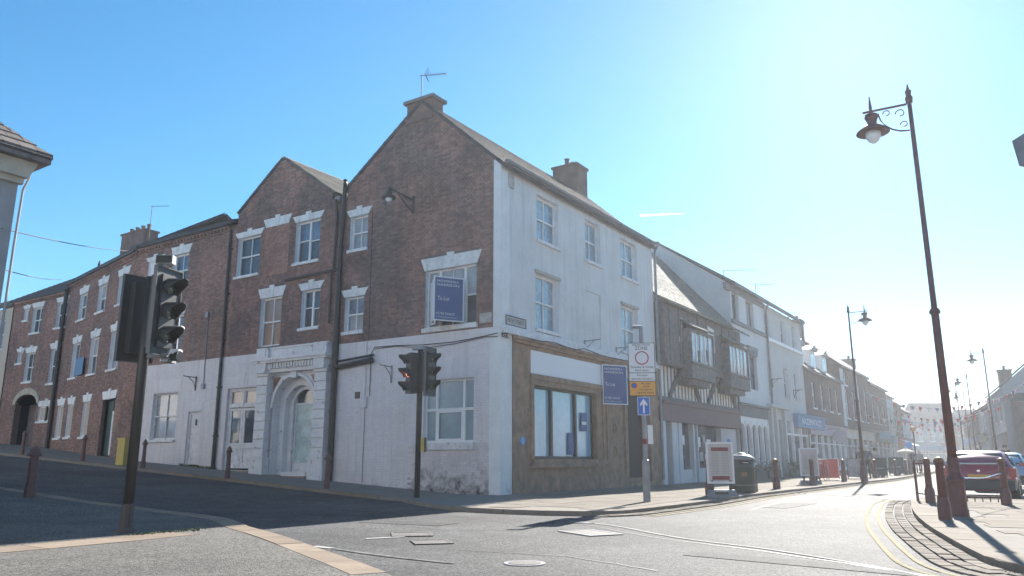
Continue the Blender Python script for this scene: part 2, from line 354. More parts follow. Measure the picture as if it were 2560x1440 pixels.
# left pavement of the High Street and right pavement of the side street
KL = [(-2.88, 20.49), (-2.2, 18.6), (-1.5, 17.2), (-.81, 16.26), (0, 15.71), (.65, 15.37), (1.48, 15.12), (2.15, 15.45), (2.74, 16.2), (4.75, 19.15), (6.6, 22.3), (8.4, 25.0), (10.4, 27.9), (13.45, 32.32), (17.04, 37.42), (20.5, 42.4), (24.3, 48.4), (30.5, 58.3), (38, 71), (48, 90), (60, 116)]
pav = [Lp(58, 2.5), Lp(40, 2.5), Lp(25, 2.5), Lp(10, 2.6)] + KL + [(56, 118), (30, 80)] + [(20, 60), (-20, 60), Lp(58, -12)]
pl = ter_poly('pavement', pav, 0, 'paving', .14); tag(pl, kind='structure')
# right pavement
KR = [(5.6, 2.0), (5.0, 4.6), (4.72, 7.0), (4.72, 7.89), (5.11, 9.08), (5.61, 10.41), (6.17, 11.85), (6.88, 13.52), (7.74, 15.41), (8.78, 17.54), (9.7, 19.32), (10.6, 20.7)]
KR2 = [(13.1, 19.4), (14.4, 20.2), (24.5, 36.5), (40, 61), (58, 96)]
pr = ter_poly('pavement_right', [(5.6, -12)] + KR + KR2 + [(120, 110), (90, -12)], 0, 'paving', .14); tag(pr, kind='structure')
pr.name = 'pavement'
# near left footway
KN = [Lp(58, 9.3), Lp(8, 9.4), (-8.62, 16.37), (-6.97, 15.6), (-6.15, 14.9), (-4.91, 13.6), (-4.3, 12.6), (-3.95, 11.9), (-3.5, 11.2), (-2.8, 10.07), (-1.95, 8.57), (-1.32, 7.47), (-1.0, 6.84), (-.7, 5.6), (-.5, 2), (-.5, -12)]
pn = ter_poly('footpath', KN + [(-90, -12), (-90, 90)], 0, 'footway', .14); tag(pn, kind='structure')

def offs(path, d):
    out = []
    for i, p in enumerate(path):
        a = Vector(path[max(i - 1, 0)][:2]); b = Vector(path[min(i + 1, len(path) - 1)][:2]); t = (b - a).normalized()
        out.append((p[0] - t.y * d, p[1] + t.x * d))
    return out
def resample(path, step):
    P = [Vector(p[:2]) for p in path]; out = [P[0]]; acc = 0
    for a, b in zip(P, P[1:]):
        l = (b - a).length; t = step - acc
        while t <= l: out.append(a.lerp(b, t / l)); t += step
        acc = (acc + l) % step if l + acc >= step else acc + l
    return [tuple(p) for p in out]
def smooth_path(path, n=4):
    out = []
    P = [Vector(p[:2]) for p in path]
    for i in range(len(P) - 1):
        p0, p1, p2, p3 = P[max(i - 1, 0)], P[i], P[i + 1], P[min(i + 2, len(P) - 1)]
        for k in range(n):
            t = k / n; out.append(.5 * ((2 * p1) + (p2 - p0) * t + (2 * p0 - 5 * p1 + 4 * p2 - p3) * t * t + (3 * p1 - p0 - 3 * p2 + p3) * t ** 3))
    out.append(P[-1]); return [tuple(p) for p in out]
def stones(name, path, w0, w1, step, z, th, m, parent, gap=.012, jit=.003, maxn=300, flip=False):
    """row of separate stones along a path between offsets w0..w1"""
    pts = resample(path, step); A = offs(pts, w0); B = offs(pts, w1); n = 0; rest = MB()
    for i in range(len(pts) - 1):
        a, b, c, d = Vector(A[i]), Vector(A[i + 1]), Vector(B[i + 1]), Vector(B[i])
        t = (b - a).normalized() * gap * .5; zz = z + random.uniform(-jit, jit); t2 = (c - d).normalized() * gap * .5
        a, b, c, d = a + t, b - t, c - t2, d + t2
        vs = [(*p, zz - th) for p in (a, b, c, d)] + [(*p, zz) for p in (a, b, c, d)]
        mb = MB().hexa(vs); drape(mb)
        if n < maxn: obj(name, mb, m, parent)
        else: rest.hexa(mb.v)
        n += 1
    if rest.v: tag(obj(name, rest, m, parent), kind='stuff')
    return n
KLs = smooth_path(KL); KRs = smooth_path(KR, 5)
stones('kerb_stone', KLs, -.012, .29, .92, .006, .14, 'kerb', pl)      # left side (path runs away from camera, + is left)
stones('kerb_stone', smooth_path([Lp(36, 2.5), Lp(20, 2.5), Lp(10, 2.6), Lp(4, 2.72), (-2.88, 20.49)]), -.012, .16, .92, .006, .14, 'kerbw', pl)
stones('kerb_stone', KRs, .012, -.42, .9, .006, .14, 'kerb', pr)
stones('kerb_stone', smooth_path([(10.6, 20.7), (13.1, 19.4), (14.4, 20.2), (16, 22.8), (24.5, 36.5)], 3), .012, -.3, .9, .006, .14, 'kerb', pr)
stones('kerb_stone', smooth_path(KN[1:13]), .012, -.30, .92, .005, .14, 'kerbw', pn)
# inner pale band of flags across the near footway
bandp = smooth_path([(-7.4, 7.0), (-6.2, 8.4), (-5.45, 9.4), (-4.98, 10.2), (-4.62, 10.9), (-4.25, 11.6)])
stones('edging_stone', bandp, 0, -.62, .95, .006, .05, 'kerbw', pn, gap=.01)
# setts and gutter beside the right kerb (three rows), left kerb (two rows)
for k, (a, b) in enumerate(((.03, .17), (.20, .34), (.37, .51))):
    stones('sett', KRs, a, b, .24, ROAD + .02, .05, 'sett', road, gap=.024, jit=.006, maxn=100)
for k, (a, b) in enumerate(((-.03, -.17), (-.18, -.32))):
    stones('sett', KLs[24:], a, b, .24, ROAD + .02, .05, 'sett', road, gap=.03, jit=.006, maxn=110)
def strip(name, path, a, b, z, m, parent):
    A = offs(path, a); B = offs(path, b); mb = MB()
    for i in range(len(path) - 1): mb.add([(*A[i], z), (*A[i + 1], z), (*B[i + 1], z), (*B[i], z)], [(0, 1, 2, 3)])
    drape(mb); return obj(name, mb, m, parent)
strip('yellow_line', KRs[5:], .60, .655, ROAD + .004, 'yellow', road); strip('yellow_line', KRs[5:], .80, .855, ROAD + .004, 'yellow', road)
strip('yellow_line', KLs[28:], -.40, -.48, ROAD + .004, 'yellow', road); strip('yellow_line', KLs[28:], -.6, -.68, ROAD + .004, 'yellow', road)
def line(pts, wd, m='line', name='road_marking'):
    return strip(name, smooth_path(pts, 4), -wd / 2, wd / 2, ROAD + .004, m, road)
line([(8.95, 25.5), (9.9, 23.6), (10.25, 21.0)], .32)
line([(1.0, 13.9), (1.61, 12.96), (2.1, 11.42), (2.42, 10.6), (3.01, 9.6), (3.5, 8.3), (3.75, 7.3), (3.9, 5)], .06)
line([(1.35, 13.35), (1.0, 13.5), (.45, 13.55)], .16, 'linew')
line([(-1.48, 11.08), (-1.96, 10.81)], .10)
line([(-2.42, 9.88), (-2.15, 9.66)], .10); line([(-2.1, 9.6), (-1.7, 9.2), (-1.2, 8.75), (-.6, 8.3)], .08, 'linew')
line([(-5.4, 18.9), (-3.6, 19.6), (-2.0, 19.3)], .09, 'linew')
for (x, y, l) in ((-12.1, 19.3, .5), (-11.5, 19.05, .4), (-11.07, 22.2, .4), (-7.8, 19.75, .4), (-5.1, 18.2, .3), (-4.9, 14.6, .28), (-4.4, 14.2, .28), (-3.8, 14.9, .3), (-2.47, 15.4, .28), (-3.2, 15.8, .25), (-3.1, 19.5, .25), (-1.9, 16.4, .25), (-6.3, 16.6, .3), (-10.0, 20.6, .3)):
    line([(x, y), (x + l * .9, y - l * .3)], .09, 'linew')
# covers
def cover(x, y, w_, l, a, m='ironc', label='', frame=False):
    r = thing('manhole_cover', label, 'manhole cover', (x, y, ROAD + .001), a)
    obj('lid', MB().box(-w_ / 2, w_ / 2, -l / 2, l / 2, 0, .006), m, r, local=True)
    f = MB(); e = .035
    for bx in ((-w_ / 2 - e, w_ / 2 + e, -l / 2 - e, -l / 2), (-w_ / 2 - e, w_ / 2 + e, l / 2, l / 2 + e), (-w_ / 2 - e, -w_ / 2, -l / 2, l / 2), (w_ / 2, w_ / 2 + e, -l / 2, l / 2)): f.box(*bx, 0, .01)
    obj('frame', f, 'galv' if frame else 'ironc', r, local=True)
    return r
cover(1.13, 11.65, .5, .8, R(28), 'ironc', 'rectangular cover with a bright worn frame beside the thin white line', True)
cover(-1.42, 11.4, .5, .5, R(10), label='square iron cover in the road just beyond the short white dash')
cover(-1.03, 10.35, .42, .42, R(15), label='small square iron cover on the near side of the short white dash')
for x, y, lb in ((.13, 8.3, 'round iron cover in the foreground of the road'),):
    r = thing('manhole_cover', lb, 'manhole cover', (x, y, ROAD + .001)); obj('lid', MB().lathe([(.17, 0), (.17, .008)], n=24), 'ironc', r, local=True)
    obj('frame', MB().lathe([(.215, 0), (.215, .004)], n=24), 'galv', r, local=True)

# utility patches and tarred seams in the carriageway
M['patch'] = mat('asphalt_patch', (.05, .05, .053), .8, spec=.2, var=.2, vscale=.6, bump=.9, bscale=85); chips(M['patch'], 220, .7)
M['seam'] = mat('tar_seam', (.03, .03, .033), .6, var=.2)
for pts in ([(-2.6, 13.6), (-1.2, 12.9), (-.9, 13.4), (-2.3, 14.1)], [(1.9, 9.0), (4.1, 7.0), (4.35, 7.3), (2.2, 9.35)], [(6.0, 17.5), (7.4, 19.4), (6.9, 19.8), (5.5, 17.9)]):
    obj('road_patch', drape(MB().prism(pts, ROAD - .03, ROAD + .0015)), 'patch', road)
for pts in ([(-1.9, 13.0), (-1.0, 12.2), (.2, 12.0)], [(1.2, 13.1), (1.9, 11.0), (2.9, 9.4), (4.2, 6.6)], [(5.0, 16.8), (7.0, 20.5), (10, 25.8)], [(-8, 20.5), (-4.2, 17.9), (-1.2, 15.3), (.2, 13.2)], [(-.6, 9.5), (.6, 8.9), (1.5, 7.6)]):
    q = []; rr0 = random.Random(int(pts[0][0] * 10))
    for a, b in zip(pts, pts[1:]):
        for k in range(8): t = k / 8; q.append((a[0] + (b[0] - a[0]) * t + rr0.gauss(0, .012), a[1] + (b[1] - a[1]) * t + rr0.gauss(0, .012)))
    strip('tar_seam', q, -.012, .012, ROAD + .002, 'seam', road)

# paving slabs, in courses along the street
def inpoly(x, y, poly):
    c = False; j = len(poly) - 1
    for i in range(len(poly)):
        if (poly[i][1] > y) != (poly[j][1] > y) and x < (poly[j][0] - poly[i][0]) * (y - poly[i][1]) / (poly[j][1] - poly[i][1]) + poly[i][0]: c = not c
        j = i
    return c
def slabs(parent, region, org, ax, lx, ly, nu, nv, cap):
    ay = (-ax[1], ax[0]); n = 0; rest = MB(); cand = []
    for j in range(nv[0], nv[1]):
        o = random.uniform(0, lx); u = nu[0] * lx + o
        while u < nu[1] * lx:
            ll = random.choice((lx, lx * .75, lx * 1.3))
            a, b, c, d = (u + .006, j * ly + .005), (u + ll - .006, j * ly + .005), (u + ll - .006, (j + 1) * ly - .005), (u + .006, (j + 1) * ly - .005)
            P = [(org[0] + s * ax[0] + t * ay[0], org[1] + s * ax[1] + t * ay[1]) for s, t in (a, b, c, d)]
            u += ll
            if all(inpoly(*p, region) for p in P): cand.append((math.hypot(*P[0]), P))
    cand.sort(key=lambda q: q[0])
    for k, (_, P) in enumerate(cand):
        z = .004 + random.uniform(0, .004); vs = [(*p, z - .04) for p in P] + [(*p, z) for p in P]
        if k < cap: obj('paving_slab', drape(MB().hexa(vs)), 'slab', parent)
        else: rest.hexa(drape(MB().hexa(vs)).v)
    if rest.v: tag(obj('paving_slabs', rest, 'slab', parent), kind='stuff')
innerR = offs(KRs, -.44)
slabs(pr, innerR + [(13.0, 19.0), (14.9, 20.4), (24.0, 34), (40, 40), (30, 2), (7, 2)], (4.5, 7), (.93, -.36), .95, .52, (-2, 26), (-3, 55), 240)
innerL = offs(KLs[12:], .31)
slabs(pl, innerL[:48] + [WR.p(34, .05, 0)[:2], WR.p(0, .05, 0)[:2]], C0, dR, .9, .6, (-9, 42), (-12, 0), 240)

# weeds against the kerbs
def weeds(name, path, n, h, label, spread=.07, z0=ROAD):
    mb = MB(); P = resample(path, .02)
    for k in range(n):
        p = random.choice(P); x = p[0] + random.gauss(0, spread); y = p[1] + random.gauss(0, spread); a = random.uniform(0, 6.3); hh = h * random.uniform(.4, 1)
        dx, dy = math.cos(a) * .012, math.sin(a) * .012; lx, ly = random.gauss(0, .02), random.gauss(0, .02)
        z = z0 + T(x, y); mb.add([(x - dx, y - dy, z), (x + dx, y + dy, z), (x + lx, y + ly, z + hh)], [(0, 1, 2)])
    return tag(obj(name, mb, 'grass'), label, 'weeds', kind='stuff')
weeds('weeds', offs(KRs, .12)[24:32], 1100, .022, 'green weeds growing in the gutter setts below the right kerb', .04)
weeds('weeds', offs(KRs, .06)[8:14], 600, .03, 'green weeds at the foot of the right kerb near the camera', .03)
weeds('weeds', [(-4.9, 10.45), (-4.55, 10.95), (-4.4, 11.3)], 260, .03, 'grass tuft at the foot of the left traffic light pole', .08, 0)
weeds('weeds', [WL.p(12.6, .06, 0)[:2], WL.p(14.8, .06, 0)[:2]], 300, .12, 'dark weeds along the foot of the painted wall by the small door', .03, 0)

# ================================================================ wall builders
def rects_minus(u0, u1, z0, z1, ops):
    us = sorted({u0, u1, *[a for o in ops for a in (o[0], o[1]) if u0 < a < u1]}); zs = sorted({z0, z1, *[a for o in ops for a in (o[2], o[3]) if z0 < a < z1]})
    for a, b in zip(us, us[1:]):
        for c, d in zip(zs, zs[1:]):
            mu, mz = (a + b) / 2, (c + d) / 2
            if not any(o[0] < mu < o[1] and o[2] < mz < o[3] for o in ops): yield a, b, c, d
def plain_wall(name, W, u0, u1, z0, z1, ops, m, root, o=0, reveal=.14, rm=None, extra=None):
    mb = MB()
    for r in rects_minus(u0, u1, z0, z1, ops): mb.wquad(W, *r, o)
    for a, b, c, d in [q[:4] for q in ops]:
        a, b, c, d = max(a, u0), min(b, u1), max(c, z0), min(d, z1)
        p = W.p
        for q in ([p(a, o, c), p(a, o - reveal, c), p(a, o - reveal, d), p(a, o, d)], [p(b, o, c), p(b, o - reveal, c), p(b, o - reveal, d), p(b, o, d)],
                  [p(a, o, d), p(b, o, d), p(b, o - reveal, d), p(a, o - reveal, d)], [p(a, o, c), p(b, o, c), p(b, o - reveal, c), p(a, o - reveal, c)]):
            mb.add(q, [(0, 1, 2, 3)])
    if extra: extra(mb)
    return obj(name, mb, m, root)
def bricks(W, root, u0, u1, z0f, ztop, holes, m, name='brickwork', proud=.010, ch=.0757, sel=None, seed=1):
    """Flemish bond courses; ztop(u) and z0f(u) bound the wall, holes are (u0,u1,z0,z1)"""
    rnd = random.Random(seed); mb = MB(); zmin = min(z0f(u0), z0f(u1)); zmax = max(ztop(u0 + (u1 - u0) * k / 40) for k in range(41)); k = int(zmin / ch) - 1
    while k * ch < zmax:
        za, zb = k * ch, k * ch + ch - .011; u = u0 + (.0 if k % 2 else -.17); h = k % 2
        while u < u1:
            ln = .225 if h % 2 == 0 else .1125; h += 1
            a, b = max(u + .005, u0), min(u + ln - .005, u1); u += ln
            if b - a < .03: continue
            um = (a + b) / 2
            if zb > ztop(um) or zb < z0f(um): continue
            # clip against holes
            segs = [(a, b)]
            for (x0, x1, y0, y1) in holes:
                if zb <= y0 or za >= y1: continue
                ns = []
                for s0, s1 in segs:
                    if s1 <= x0 or s0 >= x1: ns.append((s0, s1)); continue
                    if s0 < x0: ns.append((s0, x0))
                    if s1 > x1: ns.append((x1, s1))
                segs = ns
            for s0, s1 in segs:
                if s1 - s0 < .02: continue
                if sel and not sel((s0 + s1) / 2, za): continue
                o = proud + rnd.uniform(-.003, .004); p = W.p
                mb.add([p(s0, 0, za), p(s1, 0, za), p(s1, 0, zb), p(s0, 0, zb), p(s0, o, za), p(s1, o, za), p(s1, o, zb), p(s0, o, zb)],
                       [(4, 5, 6, 7), (0, 1, 5, 4), (1, 2, 6, 5), (2, 3, 7, 6), (3, 0, 4, 7)])
        k += 1
    return tag(obj(name, mb, m, root), kind='stuff')
def lintel(W, root, u0, u1, z0, z1, m='lintelw', kz=.09, kw=.11, flare=.16, o=.028, parent=None):
    """splayed flat arch with a keystone"""
    mb = MB(); uc = (u0 + u1) / 2; h = z1 - z0; mb.wprism(W, [(u0, z0), (u1, z0), (u1 + flare, z1), (u0 - flare, z1)], .002, o)
    l = obj('lintel', mb, m, parent or root)
    if kz: obj('keystone', MB().wprism(W, [(uc - kw * .8, z0 - .012), (uc + kw * .8, z0 - .012), (uc + kw * 1.25, z1 + kz), (uc - kw * 1.25, z1 + kz)], .0, o + .014), m, parent or root)
    return l
RG = random.Random(11)
def window(W, root, u0, u1, z0, z1, style='sash2', glass='glass', depth=.13, sill=True, fm='white', lt=None, name='window', sillm='lintelw', g2=None, fr=.055, sillz=.10, sillo=.09, lm='lintelw', reveal=True):
    """sash or casement window set into its reveal; frame mesh with panes, sill, lintel as children"""
    mb = MB(); o0, o1 = -depth - .05, -depth
    a, b, c, d = u0 + .004, u1 - .004, z0 + .004, z1 - .004
    mb.wbox(W, a, a + fr, o0, o1, c, d); mb.wbox(W, b - fr, b, o0, o1, c, d); mb.wbox(W, a + fr, b - fr, o0, o1, d - fr, d); mb.wbox(W, a + fr, b - fr, o0, o1, c, c + fr * 1.2)
    ia, ib, ic, id_ = a + fr, b - fr, c + fr * 1.2, d - fr; panes = []; t = .014
    def vb(x, y0, y1, w_=t, oo=0): mb.wbox(W, x - w_, x + w_, o0 - .005, o1 - .006 + oo, y0, y1)
    def hb(y, x0, x1, w_=t, oo=0): mb.wbox(W, x0, x1, o0 - .004, o1 - .004 + oo, y - w_, y + w_)
    if style.startswith('sash'):
        zm = (ic + id_) / 2; hb(zm, ia, ib, .026, .012); n = int(style[4]); m_ = int(style[5]) if len(style) > 5 else 1
        xs = [ia + (ib - ia) * k / n for k in range(n + 1)]
        for x in xs[1:-1]: vb(x, ic, zm - .026); vb(x, zm + .026, id_)
        for s, (y0, y1) in enumerate(((ic, zm), (zm, id_))):
            ys = [y0 + (y1 - y0) * k / m_ for k in range(m_ + 1)]
            for y in ys[1:-1]:
                for k in range(n): hb(y, xs[k] + t, xs[k + 1] - t, .011)
            for k in range(n):
                for q in range(m_): panes.append((xs[k], xs[k + 1], ys[q], ys[q + 1], -.008 if s else -.026, s))
    elif style == 'cas2':      # two tall lights, mullion
        um = (ia + ib) / 2; vb(um, ic, id_, .04, .012)
        zm = (ic + id_) / 2; hb(zm, ia, um - .04, .018); hb(zm + .05, um + .04, ib, .018)
        for k, (x0, x1) in enumerate(((ia, um), (um, ib))): panes += [(x0, x1, ic, zm, -.02, 0), (x0, x1, zm, id_, -.01, 1)]
    elif style == 'trip':      # tripartite sash
        x1, x2 = ia + (ib - ia) * .24, ia + (ib - ia) * .76; zm = (ic + id_) / 2
        for x in (x1, x2): vb(x, ic, id_, .045, .02)
        hb(zm, ia, x1 - .045, .022); hb(zm, x1 + .045, x2 - .045, .022); hb(zm, x2 + .045, ib, .022)
        um = (x1 + x2) / 2; vb(um, zm, id_, .012); vb(um, ic, zm, .012); zq = (zm + id_) / 2 + .1; hb(zq, x1 + .045, um - .012, .012); hb(zq, um + .012, x2 - .045, .012); hb(zq, x2 + .045, ib, .01)
        for x0, x3 in ((ia, x1), (x1, um), (um, x2), (x2, ib)): panes += [(x0, x3, ic, zm, -.02, 0), (x0, x3, zm, id_, -.008, 1)]
    elif style == 'modern':    # fixed side lights, wide centre, transom
        x1, x2 = ia + (ib - ia) * .2, ia + (ib - ia) * .78; zm = ic + (id_ - ic) * .52
        for x in (x1, x2): vb(x, ic, id_, .042, .015)
        for x0, x3 in ((ia, x1 - .042), (x1 + .042, x2 - .042), (x2 + .042, ib)): hb(zm, x0, x3, .04, .01)
        cx0, cx1 = x1 + .042, x2 - .042       # opening light in the lower middle
        for q in ((cx0, cx0 + .05, ic, zm - .04), (cx1 - .05, cx1, ic, zm - .04)): mb.wbox(W, q[0], q[1], o1 - .01, o1 + .02, q[2], q[3])
        mb.wbox(W, cx0 + .05, cx1 - .05, o1 - .01, o1 + .02, ic, ic + .05); mb.wbox(W, cx0 + .05, cx1 - .05, o1 - .01, o1 + .02, zm - .09, zm - .04)
        for x0, x3 in ((ia, x1), (x1, x2), (x2, ib)): panes += [(x0, x3, ic, zm, -.02, 0), (x0, x3, zm, id_, -.02, 1)]
    elif style == 'blind': panes = [(ia, ib, ic, id_, .0, 0)]
    elif style == 'shop3':
        for x in (ia + (ib - ia) * .30, ia + (ib - ia) * .70): vb(x, ic, id_, .055, .05)
        panes = [(ia, ia + (ib - ia) * .3, ic, id_, -.02, 0), (ia + (ib - ia) * .3, ia + (ib - ia) * .7, ic, id_, -.02, 0), (ia + (ib - ia) * .7, ib, ic, id_, -.02, 0)]
    else: panes = [(ia, ib, ic, id_, -.02, 0)]
    f = obj(name, mb, fm, root)
    if glass == 'glass': glass = RG.choice(('glass', 'glass', 'glass_blue', 'glass_net', 'glass')); g2 = g2 or RG.choice((None, None, 'glass_light', 'glass_blue', 'glass_net'))
    for x0, x1, y0, y1, oo, s in panes:
        pm = MB().wbox(W, x0 + .001, x1 - .001, o0 + .01 + oo, o0 + .016 + oo, y0 + .001, y1 - .001)
        obj('pane', pm, (g2 if (g2 and s) else glass), f)
    # painted reveal lining
    if reveal:
        rv = MB(); p = W.p; e_ = .003
        for x, sg in ((u0 + e_, 1), (u1 - e_, -1)): rv.add([p(x, .004, z0), p(x, -depth, z0), p(x, -depth, z1), p(x, .004, z1)], [(0, 1, 2, 3)])
        rv.add([p(u0, .004, z1 - e_), p(u1, .004, z1 - e_), p(u1, -depth, z1 - e_), p(u0, -depth, z1 - e_)], [(0, 1, 2, 3)])
        obj('reveal', rv, 'reveal', f)
    if sill:
        obj('sill', MB().wbox(W, u0 - .05, u1 + .05, -depth + .0, sillo, z0 - sillz, z0 + .003), sillm, f)
    if lt: lintel(W, root, u0 - .03, u1 + .03, z1 - .002, z1 + lt, parent=f, m=lm)
    return f
def pipe(name, pts, r, m, root=None, label=None, cat=None, n=8):
    mb = MB().tube(pts, r, n); o = obj(name, mb, m, root)
    if label: tag(o, label, cat)
    return o
def brackets(W, u, z0, z1, out=.06, step=1.4):
    pass

# ================================================================ CORNER HOUSE (brick gable + stuccoed street front)
GB = 4.76
A = thing('corner_house', 'tall brown brick corner house with white stucco street front and painted ground floor', 'building', (*C0, 0))
ztopA = lambda u: 9.95 if u < .2 else min(9.95 + .896 * (u - .2), 10.25 + .73 * (6.5 - u), 12.2)
gA = [(.24, 9.3), (6.5, 9.3), (6.5, 10.25), (3.83, 12.2), (2.71, 12.2), (.24, 9.98)]
wA1, wA2, wA3, wA4 = (5.46, 6.3, 7.97, 9.18), (5.5, 6.38, 5.13, 6.33), (.86, 2.86, 4.93, 6.78), (.92, 2.80, 1.45, 3.32)
gz = lambda u: Tu(u)
plain_wall('wall', WL, .24, 6.5, GB, 9.3, [wA1, wA2, wA3], 'mortar', A, rm='reveal')
obj('gable', MB().add([WL.p(u, 0, z) for u, z in gA], [tuple(range(6))]), 'mortar', A)
plain_wall('painted_wall', WL, 0, 6.5, -.3, GB, [wA4, (-1, 3.3, -1, 1.45)], 'paint_joint', A); plain_wall('stained_wall', WL, 0, 3.3, -.3, 1.45, [], 'joint_stain', A)
lA = [(a - .12, b + .12, d - .02, d + h + .03) for (a, b, c, d), h in ((wA1, .25), (wA2, .26), (wA3, .40))]
bricks(WL, A, .24, 6.5, lambda u: GB, ztopA, [wA1, wA2, wA3] + lA, 'brick', seed=2)
bricks(WL, A, 0, 6.5, gz, lambda u: GB, [wA4], 'paint_brick', 'painted_brickwork', proud=.005, sel=lambda u, z: not (u < 3.3 and z < 1.4), seed=3)
bricks(WL, A, 0, 6.5, gz, lambda u: GB, [wA4], 'paint_stain', 'stained_brickwork', proud=.005, sel=lambda u, z: (u < 3.3 and z < 1.4), seed=3)
obj('wall', MB().wprism(WL, [(.28, -.3), (6.45, -.3), (6.45, 10.1), (3.21, 12.5), (.28, 9.75)], -.22, -11.05), 'dark', A)  # dark core added inside the house to block light, as in later houses
obj('corner_strip', MB().wbox(WL, -.015, .24, -.05, .02, GB, 9.95), 'stucco_edge', A)
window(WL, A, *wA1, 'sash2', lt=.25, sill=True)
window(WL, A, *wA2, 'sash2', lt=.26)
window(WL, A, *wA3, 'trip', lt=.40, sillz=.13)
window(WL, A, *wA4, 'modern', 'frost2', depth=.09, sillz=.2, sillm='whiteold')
# roof
def roofpts(W, ua, za, ub, zb, o0, o1): return [W.p(ua, o0, za), W.p(ub, o0, zb), W.p(ub, o1, zb), W.p(ua, o1, za)]
def tiled_roof(root, W, ua, za, ub, zb, o0, o1, m, th=.09, course=.28, joined=True, name='roof'):
    """slope between (ua,za) eave and (ub,zb) ridge in the gable plane, run from o0 to o1; stepped courses of tiles"""
    mb = MB().slab(roofpts(W, ua, za, ub, zb, o0, o1), th); r = obj(name, mb, m, root)
    L_ = math.hypot(ub - ua, zb - za); n = int(L_ / course); cs = MB(); d = (ub - ua) / L_, (zb - za) / L_; nn = (-d[1], d[0]) if (-d[1] * 0 + d[0]) > 0 else (d[1], -d[0])
    if nn[1] < 0: nn = (-nn[0], -nn[1])
    for k in range(n):
        a, b = k * course, (k + 1) * course + .02; t0, t1 = th + .03, th + .008
        q = [(ua + d[0] * a + nn[0] * th * .9, za + d[1] * a + nn[1] * th * .9), (ua + d[0] * b + nn[0] * th * .9, za + d[1] * b + nn[1] * th * .9),
             (ua + d[0] * b + nn[0] * t1, za + d[1] * b + nn[1] * t1), (ua + d[0] * a + nn[0] * t0, za + d[1] * a + nn[1] * t0)]
        L2 = abs(o1 - o0); step = .6; m_ = int(L2 / step); sg = 1 if o1 > o0 else -1; off = (k % 2) * step / 2
        for j in range(-1, m_ + 1):
            x0 = max(0, j * step + off); x1 = min(L2, (j + 1) * step + off - .012)
            if x1 - x0 > .05: cs.wprism(W, q, o0 + sg * x0, o0 + sg * x1)
    tag(obj('roof_tiles', cs, m, root), kind='stuff'); return r
tiled_roof(A, WL, -.17, 9.62, 3.21, 12.65, .05, -11.25, 'slate')
tiled_roof(A, WL, 6.62, 10.17, 3.21, 12.65, .05, -11.25, 'slate')
def chimney(root, W, u0, u1, o0, o1, z0, z1, pots=0, m='brick', cap=True, name='chimney', step=None, capt=.12, flare=.12, potm='tile', along='u'):
    mb = MB().wbox(W, u0, u1, o0, o1, z0, z1)
    if step: mb.wbox(W, u0 - .04, u1 + .04, o0 + .04 * (1 if o0 > o1 else -1), o1 - .04 * (1 if o0 > o1 else -1), z0, step)
    c = obj(name, mb, m, root); s = 1 if o0 > o1 else -1
    if cap: obj('chimney_cap', MB().wbox(W, u0 - flare, u1 + flare, o0 + s * flare, o1 - s * flare, z1, z1 + capt), 'fascia' if m == 'brick' else m, c)
    for k in range(pots):
        t = (k + .5) / pots; u = u0 + (u1 - u0) * t if along == 'u' else (u0 + u1) / 2; o = (o0 + o1) / 2 if along == 'u' else o0 + (o1 - o0) * t
        q = W.p(u, o, z1 + (capt if cap else 0)); obj('chimney_pot', MB().lathe([(.13, 0), (.15, .03), (.11, .08), (.10, .30), (.13, .32), (.13, .36)], q, 10), potm, c)
    return c
chim = chimney(A, WL, 2.75, 3.85, .012, -.55, 12.0, 12.72, step=12.2, flare=.10, capt=.11)
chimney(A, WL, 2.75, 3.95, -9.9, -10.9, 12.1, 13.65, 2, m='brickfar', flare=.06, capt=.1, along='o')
# stucco street front
sA = [(2.05, 3.44, 7.88, 9.42), (5.32, 6.5, 7.92, 9.46), (8.2, 9.68, 7.9, 9.44), (1.95, 3.4, 4.97, 6.76), (8.1, 9.58, 4.97, 6.78)]
plain_wall('stucco_wall', WR, 0, 11.2, GB, 9.78, sA + [(5.28, 6.4, GB, 6.8)], 'stucco', A, reveal=.05)
obj('blocked_window', MB().wquad(WR, 5.28, 6.4, GB, 6.8, -.045), 'stucco', A)
obj('wall', MB().wbox(WR, .2, 11.0, -.5, -.3, GB, 9.6), 'dark', A)
for k, o_ in enumerate(sA):
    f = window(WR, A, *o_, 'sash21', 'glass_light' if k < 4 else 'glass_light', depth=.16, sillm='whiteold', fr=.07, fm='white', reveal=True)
obj('window_head', MB().wbox(WR, 1.9, 3.5, 0, .05, 6.76, 6.86), 'stonel', A); obj('window_head', MB().wbox(WR, 8.05, 9.66, 0, .05, 6.78, 6.87), 'stonel', A)
obj('corner_strip', MB().wbox(WR, .0, .43, .0, .035, 4.8, 9.76), 'stucco_edge', A)
obj('gutter', MB().wbox(WR, .1, 11.25, .0, .16, 9.76, 9.83).wbox(WR, .1, 11.25, .09, .21, 9.83, 9.93), 'fascia', A)
obj('wall', MB().wprism(WR, [(11.2, -.3), (11.2, 9.8), (11.1, 9.8), (11.1, -.3)], -.01, -6.5), 'stucco', A)
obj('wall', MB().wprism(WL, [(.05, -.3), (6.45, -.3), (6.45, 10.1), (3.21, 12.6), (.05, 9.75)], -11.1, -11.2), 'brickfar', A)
obj('air_vent', MB().wbox(WR, .34, .68, .0, .05, 9.15, 9.6), 'oldsign', A)
